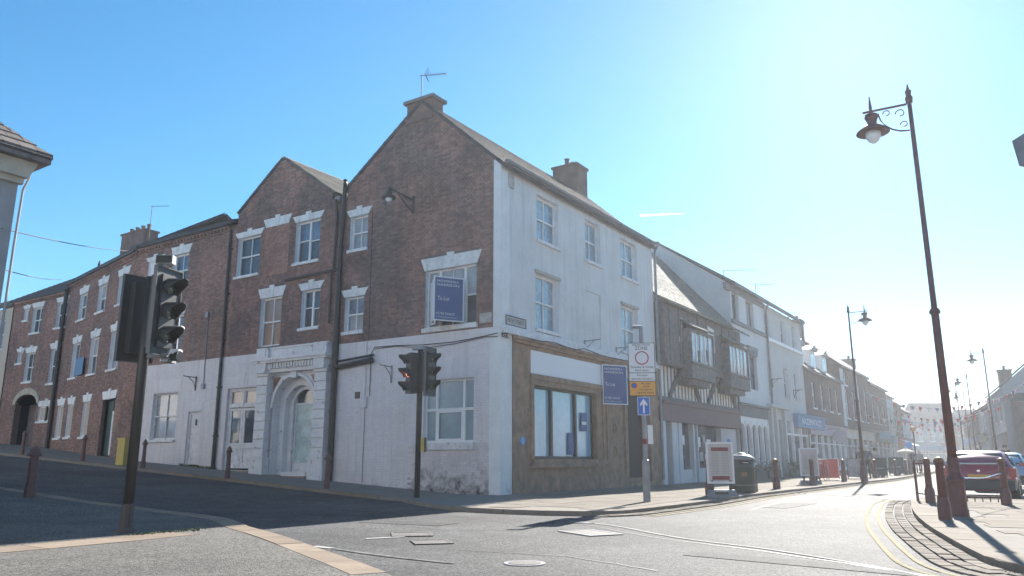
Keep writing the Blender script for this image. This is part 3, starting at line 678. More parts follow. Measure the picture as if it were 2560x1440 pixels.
# ground floor of the street front: white edge, brown sandstone shopfront
obj('corner_pilaster', MB().wbox(WR, -.02, .58, -.2, .03, -.2, 4.55), 'stucco_edge', A)
shopo = [(1.77, 5.82, .98, 3.19), (1.57, 6.26, 3.53, 4.26)]
plain_wall('stone_front', WR, .58, 8.12, -.2, 4.5, shopo, 'stone', A, o=.05, reveal=.2)
f = window(WR, A, 1.77, 5.82, .98, 3.19, 'shop3', 'frost', depth=.13, fm='black', sill=False, reveal=False, fr=.07)
obj('sill', MB().wbox(WR, 1.5, 6.42, .04, .17, .72, .84).wbox(WR, 1.6, 6.3, .04, .11, .84, .97), 'stone', f)
obj('architrave', MB().wbox(WR, 1.52, 1.66, .05, .10, .97, 3.52).wbox(WR, 6.2, 6.34, .05, .10, .97, 3.52).wbox(WR, 1.66, 6.2, .05, .10, 3.36, 3.5), 'stone', f)
for p_ in ((4.12, 4.52, 1.12, 1.83, 'poster'), (5.0, 5.42, 1.9, 2.52, 'poster')):
    obj('poster', MB().wbox(WR, p_[0], p_[1], -.135, -.128, p_[2], p_[3]), 'navy', f)
obj('notice', MB().wbox(WR, 5.05, 5.37, -.127, -.122, 2.12, 2.22), 'signw', f)
obj('sign_board', MB().wbox(WR, 1.58, 6.25, -.03, .03, 3.54, 4.25), 'signw', A)
obj('cornice', MB().wbox(WR, .6, 8.2, .05, .16, 4.36, 4.46).wbox(WR, .58, 8.25, .05, .23, 4.46, 4.55), 'stone', A)
obj('ledge', MB().wbox(WR, .0, 11.1, .0, .20, 4.56, 4.70).wbox(WR, 0, 11.1, .0, .1, 4.7, 4.82), 'whiteold', A)
for r_ in (2.05, 1.24): obj('iron_ring', MB().tube([WR.p(7.13 + .12 * math.cos(t * .52), .07, r_ + .16 * math.sin(t * .52)) for t in range(13)], .025, 6), 'stone', A)
obj('pier_moulding', MB().wbox(WR, 7.9, 8.12, .05, .12, .5, 4.3).wbox(WR, 6.5, 6.6, .05, .09, .9, 3.5), 'stone', A)
obj('plinth', MB().wbox(WR, .6, 8.15, .05, .10, -.2, .42), 'stone', A)
# recessed side entrance
plain_wall('stone_front', WR, 8.12, 11.2, -.2, 4.5, [(8.3, 10.3, .02, 4.0)], 'stone', A, o=.04, reveal=.55)
dd = obj('door', MB().wbox(WR, 8.3, 10.3, -.62, -.55, .3, 4.0), 'blackpl', A)
obj('handle', MB().wbox(WR, 8.75, 8.82, -.55, -.47, 1.25, 1.45), 'chrome', dd)
for q in ((8.5, 9.2, .5, 1.6), (9.4, 10.1, .5, 1.6), (8.5, 9.2, 1.8, 3.4), (9.4, 10.1, 1.8, 3.4)): obj('door_panel', MB().wbox(WR, q[0], q[1], -.555, -.53, q[2], q[3]), 'blackpl', dd)
obj('step', MB().wbox(WR, 8.3, 10.3, -.55, .06, 0, .16), 'stone', A); obj('step', MB().wbox(WR, 8.3, 10.3, -.55, -.2, .16, .3), 'stone', A)
q = thing('wall_plaque', 'round blue plaque on the brown stone shopfront near the corner', 'plaque', WR.p(1.09, .05, 1.5))
obj('disc', MB().tube([WR.p(1.09, .05, 1.5), WR.p(1.09, .075, 1.5)], .11, 20), 'plaque', q)
# vent and boxes on painted wall
v_ = obj('air_brick', MB().wbox(WL, 5.5, 5.72, .0, .015, 2.9, 3.12), 'iron', A)
jb = thing('junction_box', 'white electrical junction box with cables on the painted side wall', 'junction box', WL.p(5.25, .05, 2.62))
obj('box', MB().wbox(WL, 5.14, 5.37, .01, .10, 2.6, 2.93), 'whiteold', jb)
obj('cable', MB().tube([WL.p(5.27, .03, 4.74), WL.p(5.27, .03, 2.93)], .022, 6), 'whiteold', jb); obj('cable', MB().tube([WL.p(5.24, .02, 2.6), WL.p(5.24, .02, .25)], .014, 6), 'galv', jb)
cab = MB()
pts = [WL.p(5.05, .03, 2.95), WL.p(5.05, .03, 4.3), WL.p(4.9, .04, 4.52), WL.p(4.0, .05, 4.50), WL.p(2.8, .05, 4.43), WL.p(1.6, .06, 4.42), WL.p(.5, .06, 4.50), WL.p(.05, .06, 4.55)]
cab.tube([Vector(a) for a in pts], .014, 5); cab.tube([Vector(a) + Vector((0, 0, -.06 + .05 * math.sin(i * 2.1))) for i, a in enumerate(pts[2:])], .011, 5)
cab.tube([WR.p(.0, .08, 4.52), WR.p(.3, .10, 4.60), WR.p(1.5, .26, 4.50), WR.p(2.6, .26, 4.58), WR.p(4.0, .25, 4.5), WR.p(4.6, .27, 4.62), WR.p(6, .25, 4.52), WR.p(8.1, .25, 4.56)], .016, 5)
rr = random.Random(4)
for k in range(14):
    cab.tube([WR.p(.0 + rr.uniform(-.1, .25), .09, 4.5 + rr.uniform(-.08, .08)), WR.p(.0 + rr.uniform(-.15, .3), .14, 4.5 + rr.uniform(-.12, .12))], .008, 4)
tag(obj('cable', cab, 'wire'), 'tangled black telephone cables strung along the top of the painted corner wall', 'cable')
# pilaster lines: faint outlines of painted-over lintel
for (W_, u0, u1, z0, z1, kk, root_) in ((WL, .9, 2.82, 3.36, 3.86, .09, A),): lintel(W_, root_, u0, u1, z0, z1, 'paint_brick', .08, .15, .2, .012)
obj('pilaster', MB().wbox(WL, -.0, .36, .0, .018, -.2, 4.7), 'stucco_edge', A)

# street nameplates
def plate(W, u0, u1, z0, z1, o, label, lines, m, tm, size, wdt=None, rim=None):
    r = thing('street_sign', label, 'street sign', W.p((u0 + u1) / 2, o, (z0 + z1) / 2))
    obj('plate', MB().wbox(W, u0, u1, o, o + .02, z0, z1), m, r)
    if rim: 
        e = .03; mb = MB()
        for q in ((u0, u1, z0, z0 + e), (u0, u1, z1 - e, z1), (u0, u0 + e, z0 + e, z1 - e), (u1 - e, u1, z0 + e, z1 - e)): mb.wbox(W, q[0], q[1], o + .02, o + .03, q[2], q[3])
        obj('rim', mb, rim, r)
    n = len(lines)
    for k, s in enumerate(lines):
        zz = z1 - (k + .5) * (z1 - z0) / n; mt = W.frame((u0 + u1) / 2, o + .022, zz); mt.translation -= root_of(r)
        text('lettering', s, size, tm, r, mt, width=wdt)
    return r
plate(WR, .2, 1.3, 4.83, 5.13, .04, 'HIGH STREET nameplate in black letters on the stucco just above the corner', ['HIGH STREET'], 'oldsign', 'signbk', .19, .9, 'signbk')
plate(WL, .29, .72, 4.90, 5.20, .015, 'faded worn street nameplate on the brick beside the bay window', ['ING', 'ST'], 'oldsign', 'stonel', .13)

# V-shaped letting boards
def tolet(cx, cy, cz, ang, wd, ht, label, wallend):
    """board with its reading face along direction ang; second leaf returns to the wall"""
    r = thing('letting_board', label, 'letting board', (cx, cy, cz), ang)
    obj('panel', MB().box(0, wd, 0, .03, 0, ht), 'navy', r, local=True)
    e = .035; fr_ = MB()
    for q in ((-e, 0, -e, ht + e), (wd, wd + e, -e, ht + e), (0, wd, -e, 0), (0, wd, ht, ht + e)): fr_.box(q[0], q[1], -.012, .045, q[2], q[3])
    obj('frame', fr_, 'signw', r, local=True)
    a = Vector(wallend) - Vector((cx, cy, cz)); a.rotate(Matrix.Rotation(-ang, 3, 'Z')); a.z = 0
    mb = MB(); t = .02; nx = Vector((-a.y, a.x, 0)).normalized() * t
    s0 = Vector((0 if a.x < wd / 2 or True else wd, .05, 0)); p0, p1 = s0, a
    mb.hexa([p0 - nx, p0 + nx, p1 + nx, p1 - nx] + [q + Vector((0, 0, ht)) for q in (p0 - nx, p0 + nx, p1 + nx, p1 - nx)])
    obj('panel', mb, 'signw', r, local=True)
    rot = Matrix.Rotation(R(90), 4, 'X')
    def tx(s, x, z, size, wdt, al='LEFT'):
        m_ = Matrix.Translation((x, -.006, z)) @ rot; return text('lettering', s, size, 'signw', r, m_, al, .002, wdt)
    tx('HOWKINS', .06, ht * .915, ht * .085, wd * .66); tx('&', .06 + wd * .70, ht * .915, ht * .07, None)
    tx('HARRISON', .06, ht * .825, ht * .085, wd * .78)
    tx('To Let', .08, ht * .50, ht * .135, wd * .42); tx('01788 564675', .05, ht * .14, ht * .085, wd * .65); tx('howkinsandharrison.co.uk', .05, ht * .06, ht * .045, wd * .72)
    obj('bracket', MB().box(.02, .05, .03, .08, -.12, 0).box(.02, .05, .03, .35, -.14, -.10), 'signw', r, local=True)
    return r
a1 = math.atan2(.44, .898)
px, py = WL.p(1.33, .06, 0)[:2]; w1 = .90
tolet(px - w1 * math.cos(a1), py - w1 * math.sin(a1), 5.02, a1, w1, 1.28, 'navy letting board fixed across the tripartite window of the brick gable', WL.p(2.62, .0, 5.02))
px, py = WR.p(6.25, .1, 0)[:2]; a2 = math.atan2(.43, .90)
tolet(px, py, 2.90, a2, .98, 1.33, 'navy letting board over the shopfront beside the pedestrian zone sign', WR.p(7.1, .08, 2.9))

# old sign brackets
def sign_bracket(W, u, z, label, s=1.0, m='wire', flip=1):
    mb = MB(); mb.tube([W.p(u, .02, z), W.p(u, .55 * s, z + .02)], .018, 6); mb.tube([W.p(u, .03, z - .45 * s), W.p(u, .10 * s, z - .2 * s), W.p(u, .35 * s, z)], .014, 6)
    mb.wbox(W, u - .03, u + .03, 0, .03, z - .5 * s, z + .05); mb.tube([W.p(u, .55 * s, z + .02), W.p(u, .58 * s, z + .06)], .012, 5)
    return tag(obj('sign_bracket', mb, m), label, 'bracket')
sign_bracket(WL, 4.15, 3.83, 'pale scrolled iron sign bracket on the painted wall left of the modern window', m='galv')
sign_bracket(WL, 14.3, 4.08, 'dark iron scrolled bracket above the small painted door', m='iron')
sign_bracket(WR, 5.1, 4.95, 'iron sign bracket with an insulator on the stucco between the first two lower windows', 1.1, 'galv')
sign_bracket(WR, 7.55, 5.0, 'empty iron hanging bracket on the stucco left of the last lower window', 1.1, 'galv')
sign_bracket(WR, 28.2, 5.6, 'small dark hanging sign bracket on the first floor of the pale render house', 1, 'iron')
sign_bracket(WR, 33.0, 5.3, 'dark hanging bracket between the far windows of the warm pale house', 1, 'iron')
# gable wall lantern
wl = thing('wall_lantern', 'maroon wall lantern on a scrolled bracket high on the brick gable', 'lamp', WL.p(3.55, .0, 9.1))
obj('bracket', MB().tube([WL.p(3.45, .02, 9.25), WL.p(3.62, 1.0, 9.42)], .03, 6).tube([WL.p(3.45, .03, 8.85), WL.p(3.5, .35, 9.05), WL.p(3.55, .7, 9.35)], .02, 6).wbox(WL, 3.40, 3.50, .0, .03, 8.8, 9.4), 'iron', wl)
cq = WL.p(3.62, 1.0, 9.1); obj('lamp_shade', MB().lathe([(.03, .35), (.08, .20), (.09, .10), (.22, .02), (.23, -.02), (.10, -.03)], cq, 16), 'iron', wl, smooth=False)
obj('lamp_bowl', MB().lathe([(.11, -.02), (.10, -.09), (.06, -.14), (.01, -.15)], cq, 14), 'lampglass', wl, smooth=True)
# soil pipes and rainwater pipes
pb = thing('drainpipe', 'fat black drainpipe running down between the gabled brick houses to the pavement', 'drainpipe', WL.p(6.62, .1, .3))
obj('pipe', MB().tube([WL.p(6.62, .10, .28), WL.p(6.62, .10, 4.9), WL.p(6.62, .10, 8.0), WL.p(6.55, .10, 10.4)], [.105, .105, .07, .07], 10), 'black', pb)
obj('pipe', MB().tube([WL.p(6.62, .12, 3.96), WL.p(4.9, .15, 4.10)], .085, 8).tube([WL.p(4.98, .15, 4.09), WL.p(4.9, .15, 4.10)], .1, 8), 'black', pb)
obj('pipe', MB().tube([WL.p(6.62, .10, 4.16), WL.p(4.85, .13, 4.26)], .035, 6), 'black', pb)
obj('pipe', MB().tube([WL.p(6.62, .12, 7.35), WL.p(9.4, .08, 7.32)], .05, 6).tube([WL.p(7.03, .08, 7.3), WL.p(7.03, .08, 5.5)], .045, 6), 'iron', pb)
obj('pipe', MB().tube([WL.p(6.92, .15, 9.9), WL.p(6.9, .08, 9.3), WL.p(6.95, .08, 7.4)], .05, 6), 'iron', pb)
obj('vent_cowl', MB().lathe([(.07, 0), (.09, .03), (.05, .12), (.09, .16), (.02, .22)], WL.p(6.55, .1, 10.4), 8), 'iron', pb)
p2 = thing('drainpipe', 'slim black downpipe between the middle gabled house and the long brick terrace', 'drainpipe', WL.p(12.75, .08, .7))
obj('pipe', MB().tube([WL.p(12.72, .09, .62), WL.p(12.76, .08, 4.8), WL.p(12.80, .08, 9.8)], [.075, .06, .05], 8), 'black', p2)
for z in (1.8, 3.6, 5.4, 7.2, 9.0): obj('pipe_clip', MB().wbox(WL, 12.66, 12.88, 0, .1, z, z + .05), 'black', p2)
p3 = thing('drainpipe', 'thick dark downpipe where the terrace steps back near the arched passage', 'drainpipe', WD.p(9.7, .1, 1.4))
obj('pipe', MB().tube([WD.p(9.68, .14, 1.3), WD.p(9.68, .14, 9.6)], .10, 8), 'iron', p3)
p4 = thing('drainpipe', 'pale downpipe at the joint of the stucco corner house and the timber framed building', 'drainpipe', WR.p(11.3, .1, 4.8))
obj('pipe', MB().tube([WR.p(11.5, .2, 10.0), WR.p(11.32, .18, 9.7), WR.p(11.28, .1, 9.5), WR.p(11.28, .1, .2)], .06, 8), 'galv', p4)
# terrace cable
tag(obj('cable', MB().tube([WL.p(13.85, .03, 6.4), WL.p(13.82, .03, 4.7), WL.p(13.78, .03, 3.8)], .018, 5).wbox(WL, 13.7, 13.86, .0, .09, 3.62, 3.82).wbox(WL, 13.8, 13.98, 0, .1, 6.4, 6.62), 'galv'), 'grey cable with a small junction box running down the terrace above the little door', 'cable')
tag(obj('cable', MB().tube([WL.p(5.25, .02, 9.3), WL.p(5.2, .02, 4.8)], .012, 5), 'wire'), 'thin dark cable down the brick gable right of the narrow sash windows', 'cable')
# aerials
def aerial(base, h, L_, ang, label, n=10, refl=True, tilt=.05):
    r = thing('tv_aerial', label, 'aerial', base); x, y, z = base
    obj('mast', MB().tube([(x, y, z), (x, y, z + h)], .018, 6), 'iron', r)
    d = Vector((math.cos(ang), math.sin(ang), tilt)); s = Vector((-math.sin(ang), math.cos(ang), 0)); t = Vector((x, y, z + h - .03)); mb = MB()
    mb.tube([t - d * .08, t + d * L_], .014, 5)
    for k in range(n): c = t + d * (L_ * (.3 + .68 * k / max(1, n - 1))); l = .14; mb.tube([c - s * l, c + s * l], .006, 4)
    obj('boom', mb, 'iron', r)
    if refl:
        mb = MB(); u_ = Vector((0, 0, 1)); c = t + d * .12
        for sg in (1, -1):
            for q in (-.12, 0, .12): mb.tube([c + s * q, c + s * q + u_ * sg * .22 + d * .12], .008, 4)
        obj('reflector', mb, 'iron', r)
    return r
aerial(WL.p(3.42, -.2, 12.83), 1.0, .85, R(-5), 'tall TV aerial on the chimney of the brick gable, pointing right', 10)

# ================================================================ MIDDLE GABLED HOUSE
B = thing('gabled_house', 'middle brick house with a steep gable and a white classical doorway', 'building', WL.p(10, 0, 0))
ztB = lambda u: 10.0 if u < 7.28 else (10.28 + .69 * (u - 7.28) if u < 10.04 else 10.42 + .725 * (12.45 - u))
b1, b2, b3, b4, b5 = (11.04, 12.38, 7.83, 9.38), (9.42, 10.82, 7.66, 9.54), (7.8, 9.08, 7.9, 9.46), (9.6, 10.76, 4.98, 6.80), (7.62, 8.56, 5.47, 6.84)
plain_wall('wall', WL, 6.5, 12.5, GB, 10.0, [b1, b3, b4, b5], 'mortar', B)
obj('gable', MB().add([WL.p(u, 0, z) for u, z in ((7.28, 10), (12.5, 10), (12.48, 10.4), (10.04, 12.17), (7.28, 10.28))], [(0, 1, 2, 3, 4)]), 'mortar', B)
lB = [(a - .1, b + .1, d - .02, d + h + .03) for (a, b, c, d), h in ((b1, .23), (b3, .25), (b4, .37), (b5, .26))] + [(9.34, 10.9, 9.53, 9.9)]
bricks(WL, B, 6.5, 12.5, lambda u: GB, ztB, [b1, b2, b3, b4, b5] + lB, 'brick', seed=5)
bricks(WL, B, b2[0], b2[1], lambda u: b2[2], lambda u: b2[3], [], 'brick_red', 'brick_infill', proud=.004, seed=6)
fr_ = (10.64, 12.32, .60, 3.54); arch_h = (7.5, 9.72, .2, 3.86)
plain_wall('painted_wall', WL, 6.5, 12.5, 0, GB, [fr_, arch_h], 'paint_joint', B, reveal=.12)
bricks(WL, B, 6.5, 12.5, gz, lambda u: GB, [fr_, (6.8, 10.45, 0, 4.8)], 'paint_brick', 'painted_brickwork', proud=.005, seed=7)
obj('wall', MB().wprism(WL, [(6.55, -.2), (12.45, -.2), (12.45, 10.3), (10.04, 11.95), (7.3, 10.1), (6.55, 9.9)], -.7, -9), 'dark', B)
window(WL, B, *b1, 'sash2', lt=.22); window(WL, B, *b3, 'cas2', lt=.24); window(WL, B, *b4, 'sash2', 'glass_blind', lt=.37, g2='glass_blind', sill=False); window(WL, B, *b5, 'cas2', lt=.26)
lintel(WL, B, 9.5, 10.76, 9.54, 9.88)
tiled_roof(B, WL, 7.18, 10.2, 10.04, 12.2, .04, -9, 'lichen', course=.22); tiled_roof(B, WL, 12.52, 10.4, 10.04, 12.2, .04, -9, 'slate')
obj('gutter', MB().tube([WL.p(7.0, .05, 9.98), WL.p(6.72, .1, 9.92)], .09, 8), 'lead', B)
lintel(WL, B, 10.7, 12.28, 3.6, 4.0, 'paint_brick', .06, .13, .18, .012)
# french doors
W_ = WL
fd = obj('double_door', MB().wbox(W_, 10.64, 10.72, -.2, -.1, .6, 3.54).wbox(W_, 12.24, 12.32, -.2, -.1, .6, 3.54).wbox(W_, 10.72, 12.24, -.2, -.1, 3.46, 3.54).wbox(W_, 10.72, 12.24, -.2, -.06, 2.84, 2.94).wbox(W_, 11.44, 11.52, -.2, -.08, 2.94, 3.46), 'whiteold', B)
for x0, x1 in ((10.72, 11.47), (11.49, 12.24)):
    mb = MB(); z0_, z1_ = .66, 2.82
    for q in ((x0, x0 + .11, z0_, z1_), (x1 - .11, x1, z0_, z1_), (x0 + .11, x1 - .11, z1_ - .1, z1_), (x0 + .11, x1 - .11, z0_, z0_ + .18), (x0 + .11, x1 - .11, 1.36, 1.56)): mb.wbox(W_, q[0], q[1], -.18, -.12, q[2], q[3])
    mb.wbox(W_, x0 + .11, x1 - .11, -.17, -.145, z0_ + .18, 1.36); lf = obj('door_leaf', mb, 'whiteold', fd)
    obj('pane', MB().wbox(W_, x0 + .11, x1 - .11, -.165, -.15, 1.56, z1_ - .1), 'glass', lf)
for x0, x1 in ((10.72, 11.44), (11.52, 12.24)):
    obj('pane', MB().wbox(W_, x0 + .05, x1 - .05, -.17, -.155, 3.0, 3.42), 'glass_blind', fd)
    obj('transom_frame', MB().wbox(W_, x0, x0 + .05, -.18, -.11, 2.94, 3.46).wbox(W_, x1 - .05, x1, -.18, -.11, 2.94, 3.46).wbox(W_, x0 + .05, x1 - .05, -.18, -.11, 2.94, 3.0).wbox(W_, x0 + .05, x1 - .05, -.18, -.11, 3.42, 3.46), 'whiteold', fd)
obj('door_step', MB().wbox(WL, 10.6, 12.36, -.15, .12, .35, .58), 'stone', B)
# classical doorway
def archpoly(u0, u1, z0, z1, uc, r, sp, n=18):
    return [(u0, z0), (uc - r, z0), (uc - r, sp)] + [(uc + r * math.cos(math.pi - math.pi * k / n), sp + r * math.sin(math.pi * k / n)) for k in range(1, n)] + [(uc + r, sp), (uc + r, z0), (u1, z0), (u1, z1), (u0, z1)]
uc = 8.62
obj('arch_wall', MB().wprism(WL, archpoly(7.4, 9.84, .2, 3.9, uc, 1.06, 2.76), .0, -.28), 'portal', B)
obj('arch_wall', MB().wprism(WL, archpoly(7.4, 9.84, .2, 3.9, uc, .80, 2.72), -.28, -.5), 'portal', B)
obj('door_frame', MB().wprism(WL, archpoly(7.4, 9.84, .2, 3.9, uc, .62, 2.76), -.5, -.58), 'portal', B)
# archivolt
mb = MB(); n = 18
for k in range(n):
    t0, t1 = math.pi * k / n, math.pi * (k + 1) / n
    q = [(uc - r_ * math.cos(t), 2.76 + r_ * math.sin(t)) for r_, t in ((1.06, t0), (1.06, t1), (1.17, t1), (1.17, t0))]; mb.wprism(WL, q, .0, .07)
obj('archivolt', mb, 'portal', B); obj('keystone', MB().wprism(WL, [(uc - .12, 3.74), (uc + .12, 3.74), (uc + .17, 4.02), (uc - .17, 4.02)], .0, .12), 'portal', B)
for s_ in (-1, 1): obj('spandrel_panel', MB().wprism(WL, [(uc + s_ * 1.13, 3.82), (uc + s_ * 1.13, 3.3), (uc + s_ * .75, 3.82)], .0, .012), 'brick_red', B)
dr = obj('door', MB().wbox(WL, uc - .62, uc + .62, -.66, -.60, .55, .86).wbox(WL, uc - .62, uc - .54, -.66, -.59, .86, 3.4).wbox(WL, uc + .54, uc + .62, -.66, -.59, .86, 3.4).wbox(WL, uc - .54, uc + .54, -.66, -.59, 2.86, 2.92), 'whiteold', B)
obj('pane', MB().wbox(WL, uc - .54, uc + .54, -.65, -.62, .86, 2.86), 'film', dr); obj('fanlight', MB().wbox(WL, uc - .62, uc + .62, -.66, -.63, 2.92, 3.42), 'glass', dr)
obj('door_step', MB().wbox(WL, uc - .8, uc + .8, -.55, .10, .2, .42), 'stone', B); obj('door_step', MB().wbox(WL, uc - .62, uc + .62, -.6, -.12, .42, .56), 'portal', B)
for (p0, p1, zb) in ((9.82, 10.38, .42), (6.86, 7.42, .28)):
    obj('pedestal', MB().wbox(WL, p0 - .07, p1 + .07, 0, .28, zb - .1, .96).wbox(WL, p0 - .10, p1 + .10, 0, .31, .96, 1.04), 'portal', B)
    z = 1.04
    for k in range(9):
        obj('stone_block', MB().wbox(WL, p0, p1, 0, .24, z + .018, z + .294), 'portal', B); z += .312
    obj('pilaster_core', MB().wbox(WL, p0 + .03, p1 - .03, 0, .17, 1.04, 3.9), 'portal', B)
    obj('capital', MB().wbox(WL, p0 - .04, p1 + .04, 0, .26, 3.86, 3.96), 'portal', B)
    obj('console', MB().wbox(WL, p0 + .02, p1 - .02, .2, .36, 3.96, 4.30), 'portal', B)
    obj('parapet_block', MB().wbox(WL, p0 - .03, p1 + .03, .0, .32, 4.48, 4.86).wbox(WL, p0 + .08, p1 - .08, .32, .345, 4.54, 4.80), 'portal', B)
obj('entablature', MB().wbox(WL, 6.82, 10.42, 0, .20, 3.97, 4.14).wbox(WL, 6.84, 10.4, 0, .16, 4.14, 4.30), 'portal', B)
for k in range(16): obj('dentil', MB().wbox(WL, 7.5 + k * .145, 7.59 + k * .145, .16, .30, 4.10, 4.29), 'portal', B)
obj('cornice', MB().wbox(WL, 6.76, 10.50, 0, .40, 4.30, 4.38).wbox(WL, 6.72, 10.54, 0, .46, 4.38, 4.46), 'portal', B)
obj('parapet', MB().wbox(WL, 7.45, 9.79, 0, .22, 4.46, 4.80).wbox(WL, 6.8, 10.45, 0, .27, 4.80, 4.86).wbox(WL, 7.6, 9.65, .22, .24, 4.53, 4.74), 'portal', B)

# ================================================================ BRICK TERRACE (nearer part)
Ch = thing('terrace_house', 'long brick terrace house with white flat arches and pale painted ground floor', 'building', WL.p(15.6, 0, 0))
c1, c2, c3, cg, cdr = (15.54, 16.62, 7.93, 9.33), (17.42, 18.42, 7.95, 9.3), (15.52, 16.68, 4.98, 6.74), (15.38, 17.06, 1.74, 3.57), (13.8, 14.62, .72, 2.76)
plain_wall('wall', WL, 12.5, 19.35, GB, 10.0, [c1, c2, c3], 'mortar', Ch)
plain_wall('painted_wall', WL, 12.5, 18.35, 0, GB, [cg, cdr], 'paint_joint', Ch); plain_wall('wall', WL, 18.35, 19.35, 0, GB, [], 'mortar', Ch)
lC = [(a - .1, b + .1, d - .02, d + .38) for (a, b, c, d) in (c1, c2, c3)]
bricks(WL, Ch, 12.5, 19.35, lambda u: GB, lambda u: 9.9, [c1, c2, c3] + lC, 'brick_d', seed=8)
bricks(WL, Ch, 12.5, 18.35, gz, lambda u: GB, [cg, cdr], 'paint_brick', 'painted_brickwork', proud=.005, seed=9)
bricks(WL, Ch, 18.35, 19.35, gz, lambda u: GB, [], 'brick_d', seed=10)
obj('wall', MB().wbox(WL, 12.55, 19.3, -.25, -8, -.1, 9.9), 'dark', Ch)
window(WL, Ch, *c1, 'sash2', lt=.35); window(WL, Ch, *c2, 'blind', 'white', lt=.2, depth=.04); window(WL, Ch, *c3, 'sash2', lt=.35); window(WL, Ch, *cg, 'sash2', 'glass_net', depth=.12, sillm='whiteold', fm='whiteold')
lintel(WL, Ch, 15.42, 17.0, 3.62, 4.1, 'paint_brick', .0, .12, .2, .012); lintel(WL, Ch, 13.8, 14.62, 2.8, 3.12, 'paint_brick', .0, .12, .14, .012)
dd = obj('door', MB().wbox(WL, 13.88, 14.54, -.16, -.10, .78, 2.68), 'whiteold', Ch)
obj('door_frame', MB().wbox(WL, 13.8, 13.88, -.18, -.06, .72, 2.76).wbox(WL, 14.54, 14.62, -.18, -.06, .72, 2.76).wbox(WL, 13.88, 14.54, -.18, -.06, 2.68, 2.76), 'whiteold', dd)
obj('door_knocker', MB().wbox(WL, 14.16, 14.24, -.10, -.07, 2.25, 2.48), 'iron', dd); obj('door_step', MB().wbox(WL, 13.7, 14.7, -.15, .2, .5, .72), 'stone', Ch)
def eaves(root, W, u0, u1, z, m='brick_d', dent=True):
    mb = MB().wbox(W, u0, u1, -.02, .06, z - .22, z - .15).wbox(W, u0, u1, -.02, .14, z - .07, z); u = u0
    while dent and u < u1 - .12: mb.wbox(W, u, u + .11, 0, .12, z - .15, z - .07); u += .225
    tag(obj('eaves_bricks', mb, m, root), kind='stuff')
    obj('gutter', MB().wbox(W, u0, u1, .08, .24, z + .0, z + .09), 'black', root)
eaves(Ch, WL, 12.9, 19.35, 9.98)
def street_roof(root, W, u0, u1, ze, pitch, depth, m, over=.2, course=.3):
    """roof slope over a street front: eave above the wall, rising inward"""
    zr = ze + math.tan(pitch) * depth
    q = [W.p(u0, over, ze - .0), W.p(u1, over, ze - .0), W.p(u1, -depth, zr), W.p(u0, -depth, zr)]; r = obj('roof', MB().slab(q, .1), m, root)
    q = [W.p(u0, -depth, zr), W.p(u1, -depth, zr), W.p(u1, -2 * depth, ze), W.p(u0, -2 * depth, ze)]; obj('roof', MB().slab(q, .1), m, root)
    n = int(math.hypot(depth, zr - ze) / course); cs = MB(); p = W.p
    for k in range(n):
        t0, t1 = k / n, (k + 1.05) / n; L_ = u1 - u0; st = .9; off = (k % 2) * .45; j = -1
        while j * st + off < L_:
            a, b = u0 + max(0, j * st + off), u0 + min(L_, (j + 1) * st + off - .015); j += 1
            if b - a < .05: continue
            oa, ob = over - (over + depth) * t0, over - (over + depth) * t1; za, zb = ze + (zr - ze) * t0, ze + (zr - ze) * t1
            cs.hexa([p(a, oa, za + .1), p(b, oa, za + .1), p(b, ob, zb + .1), p(a, ob, zb + .1), p(a, oa, za + .145), p(b, oa, za + .145), p(b, ob, zb + .12), p(a, ob, zb + .12)])
    tag(obj('roof_tiles', cs, m, root), kind='stuff'); return zr
street_roof(Ch, WL, 12.5, 19.6, 10.03, R(22), 3.0, 'slate')
# ---- farther terrace: section D
Dh = thing('terrace_house', 'red-brown brick terrace house with a blue letting board, beyond the bend', 'building', WD.p(4, 0, 0))
TD = lambda u: T(*WD.p(u, 0, 0)[:2])
d1, d2, d3 = (.9, 2.15, 7.8, 9.12), (3.66, 4.85, 7.8, 9.12), (6.5, 7.68, 7.78, 9.12)
e1, e2, e3 = (1.05, 2.35, 4.88, 6.6), (3.95, 5.1, 4.88, 6.62), (6.65, 7.82, 4.9, 6.62)
g0, g1, g2, g3 = (.85, 2.45, 1.05, 3.56), (4.15, 5.12, 2.0, 3.6), (6.55, 7.42, 2.03, 3.6), (8.12, 9.1, 2.02, 3.62)
opsD = [d1, d2, d3, e1, e2, e3, g0, g1, g2, g3]
plain_wall('wall', WD, 0, 9.64, .5, 9.9, opsD, 'mortar', Dh)
bricks(WD, Dh, 0, 9.64, TD, lambda u: 9.8, opsD + [(a - .12, b + .12, d - .02, d + .37) for a, b, c, d in opsD], 'brick_d', seed=12)
obj('wall', MB().wbox(WD, 0, 9.6, -.25, -8, .5, 9.8), 'dark', Dh)
for w_ in (d1, d2, d3, e1, e2, e3): window(WD, Dh, *w_, 'sash2', lt=.33, g2='glass_net' if w_ in (e2, d2) else None)
for w_ in (g1, g2, g3): window(WD, Dh, *w_, 'blind', 'cream', lt=.33, depth=.10, sillm='white', lm='white')
lintel(WD, Dh, .85, 2.45, 3.56, 3.92, 'white')
dd = obj('door', MB().wbox(WD, 1.0, 1.75, -.3, -.22, 1.15, 3.05), 'whiteold', Dh); obj('door', MB().wbox(WD, 1.75, 2.4, -.3, -.24, 1.15, 3.5), 'darkgreen', Dh)
obj('pane', MB().wbox(WD, 1.15, 1.6, -.225, -.21, 2.2, 2.9), 'glass_net', dd); obj('fanlight', MB().wbox(WD, .92, 2.38, -.3, -.27, 3.1, 3.5), 'glass', dd)
eaves(Dh, WD, 0, 9.64, 9.88); street_roof(Dh, WD, -.3, 9.8, 9.93, R(34), 3.6, 'slate')
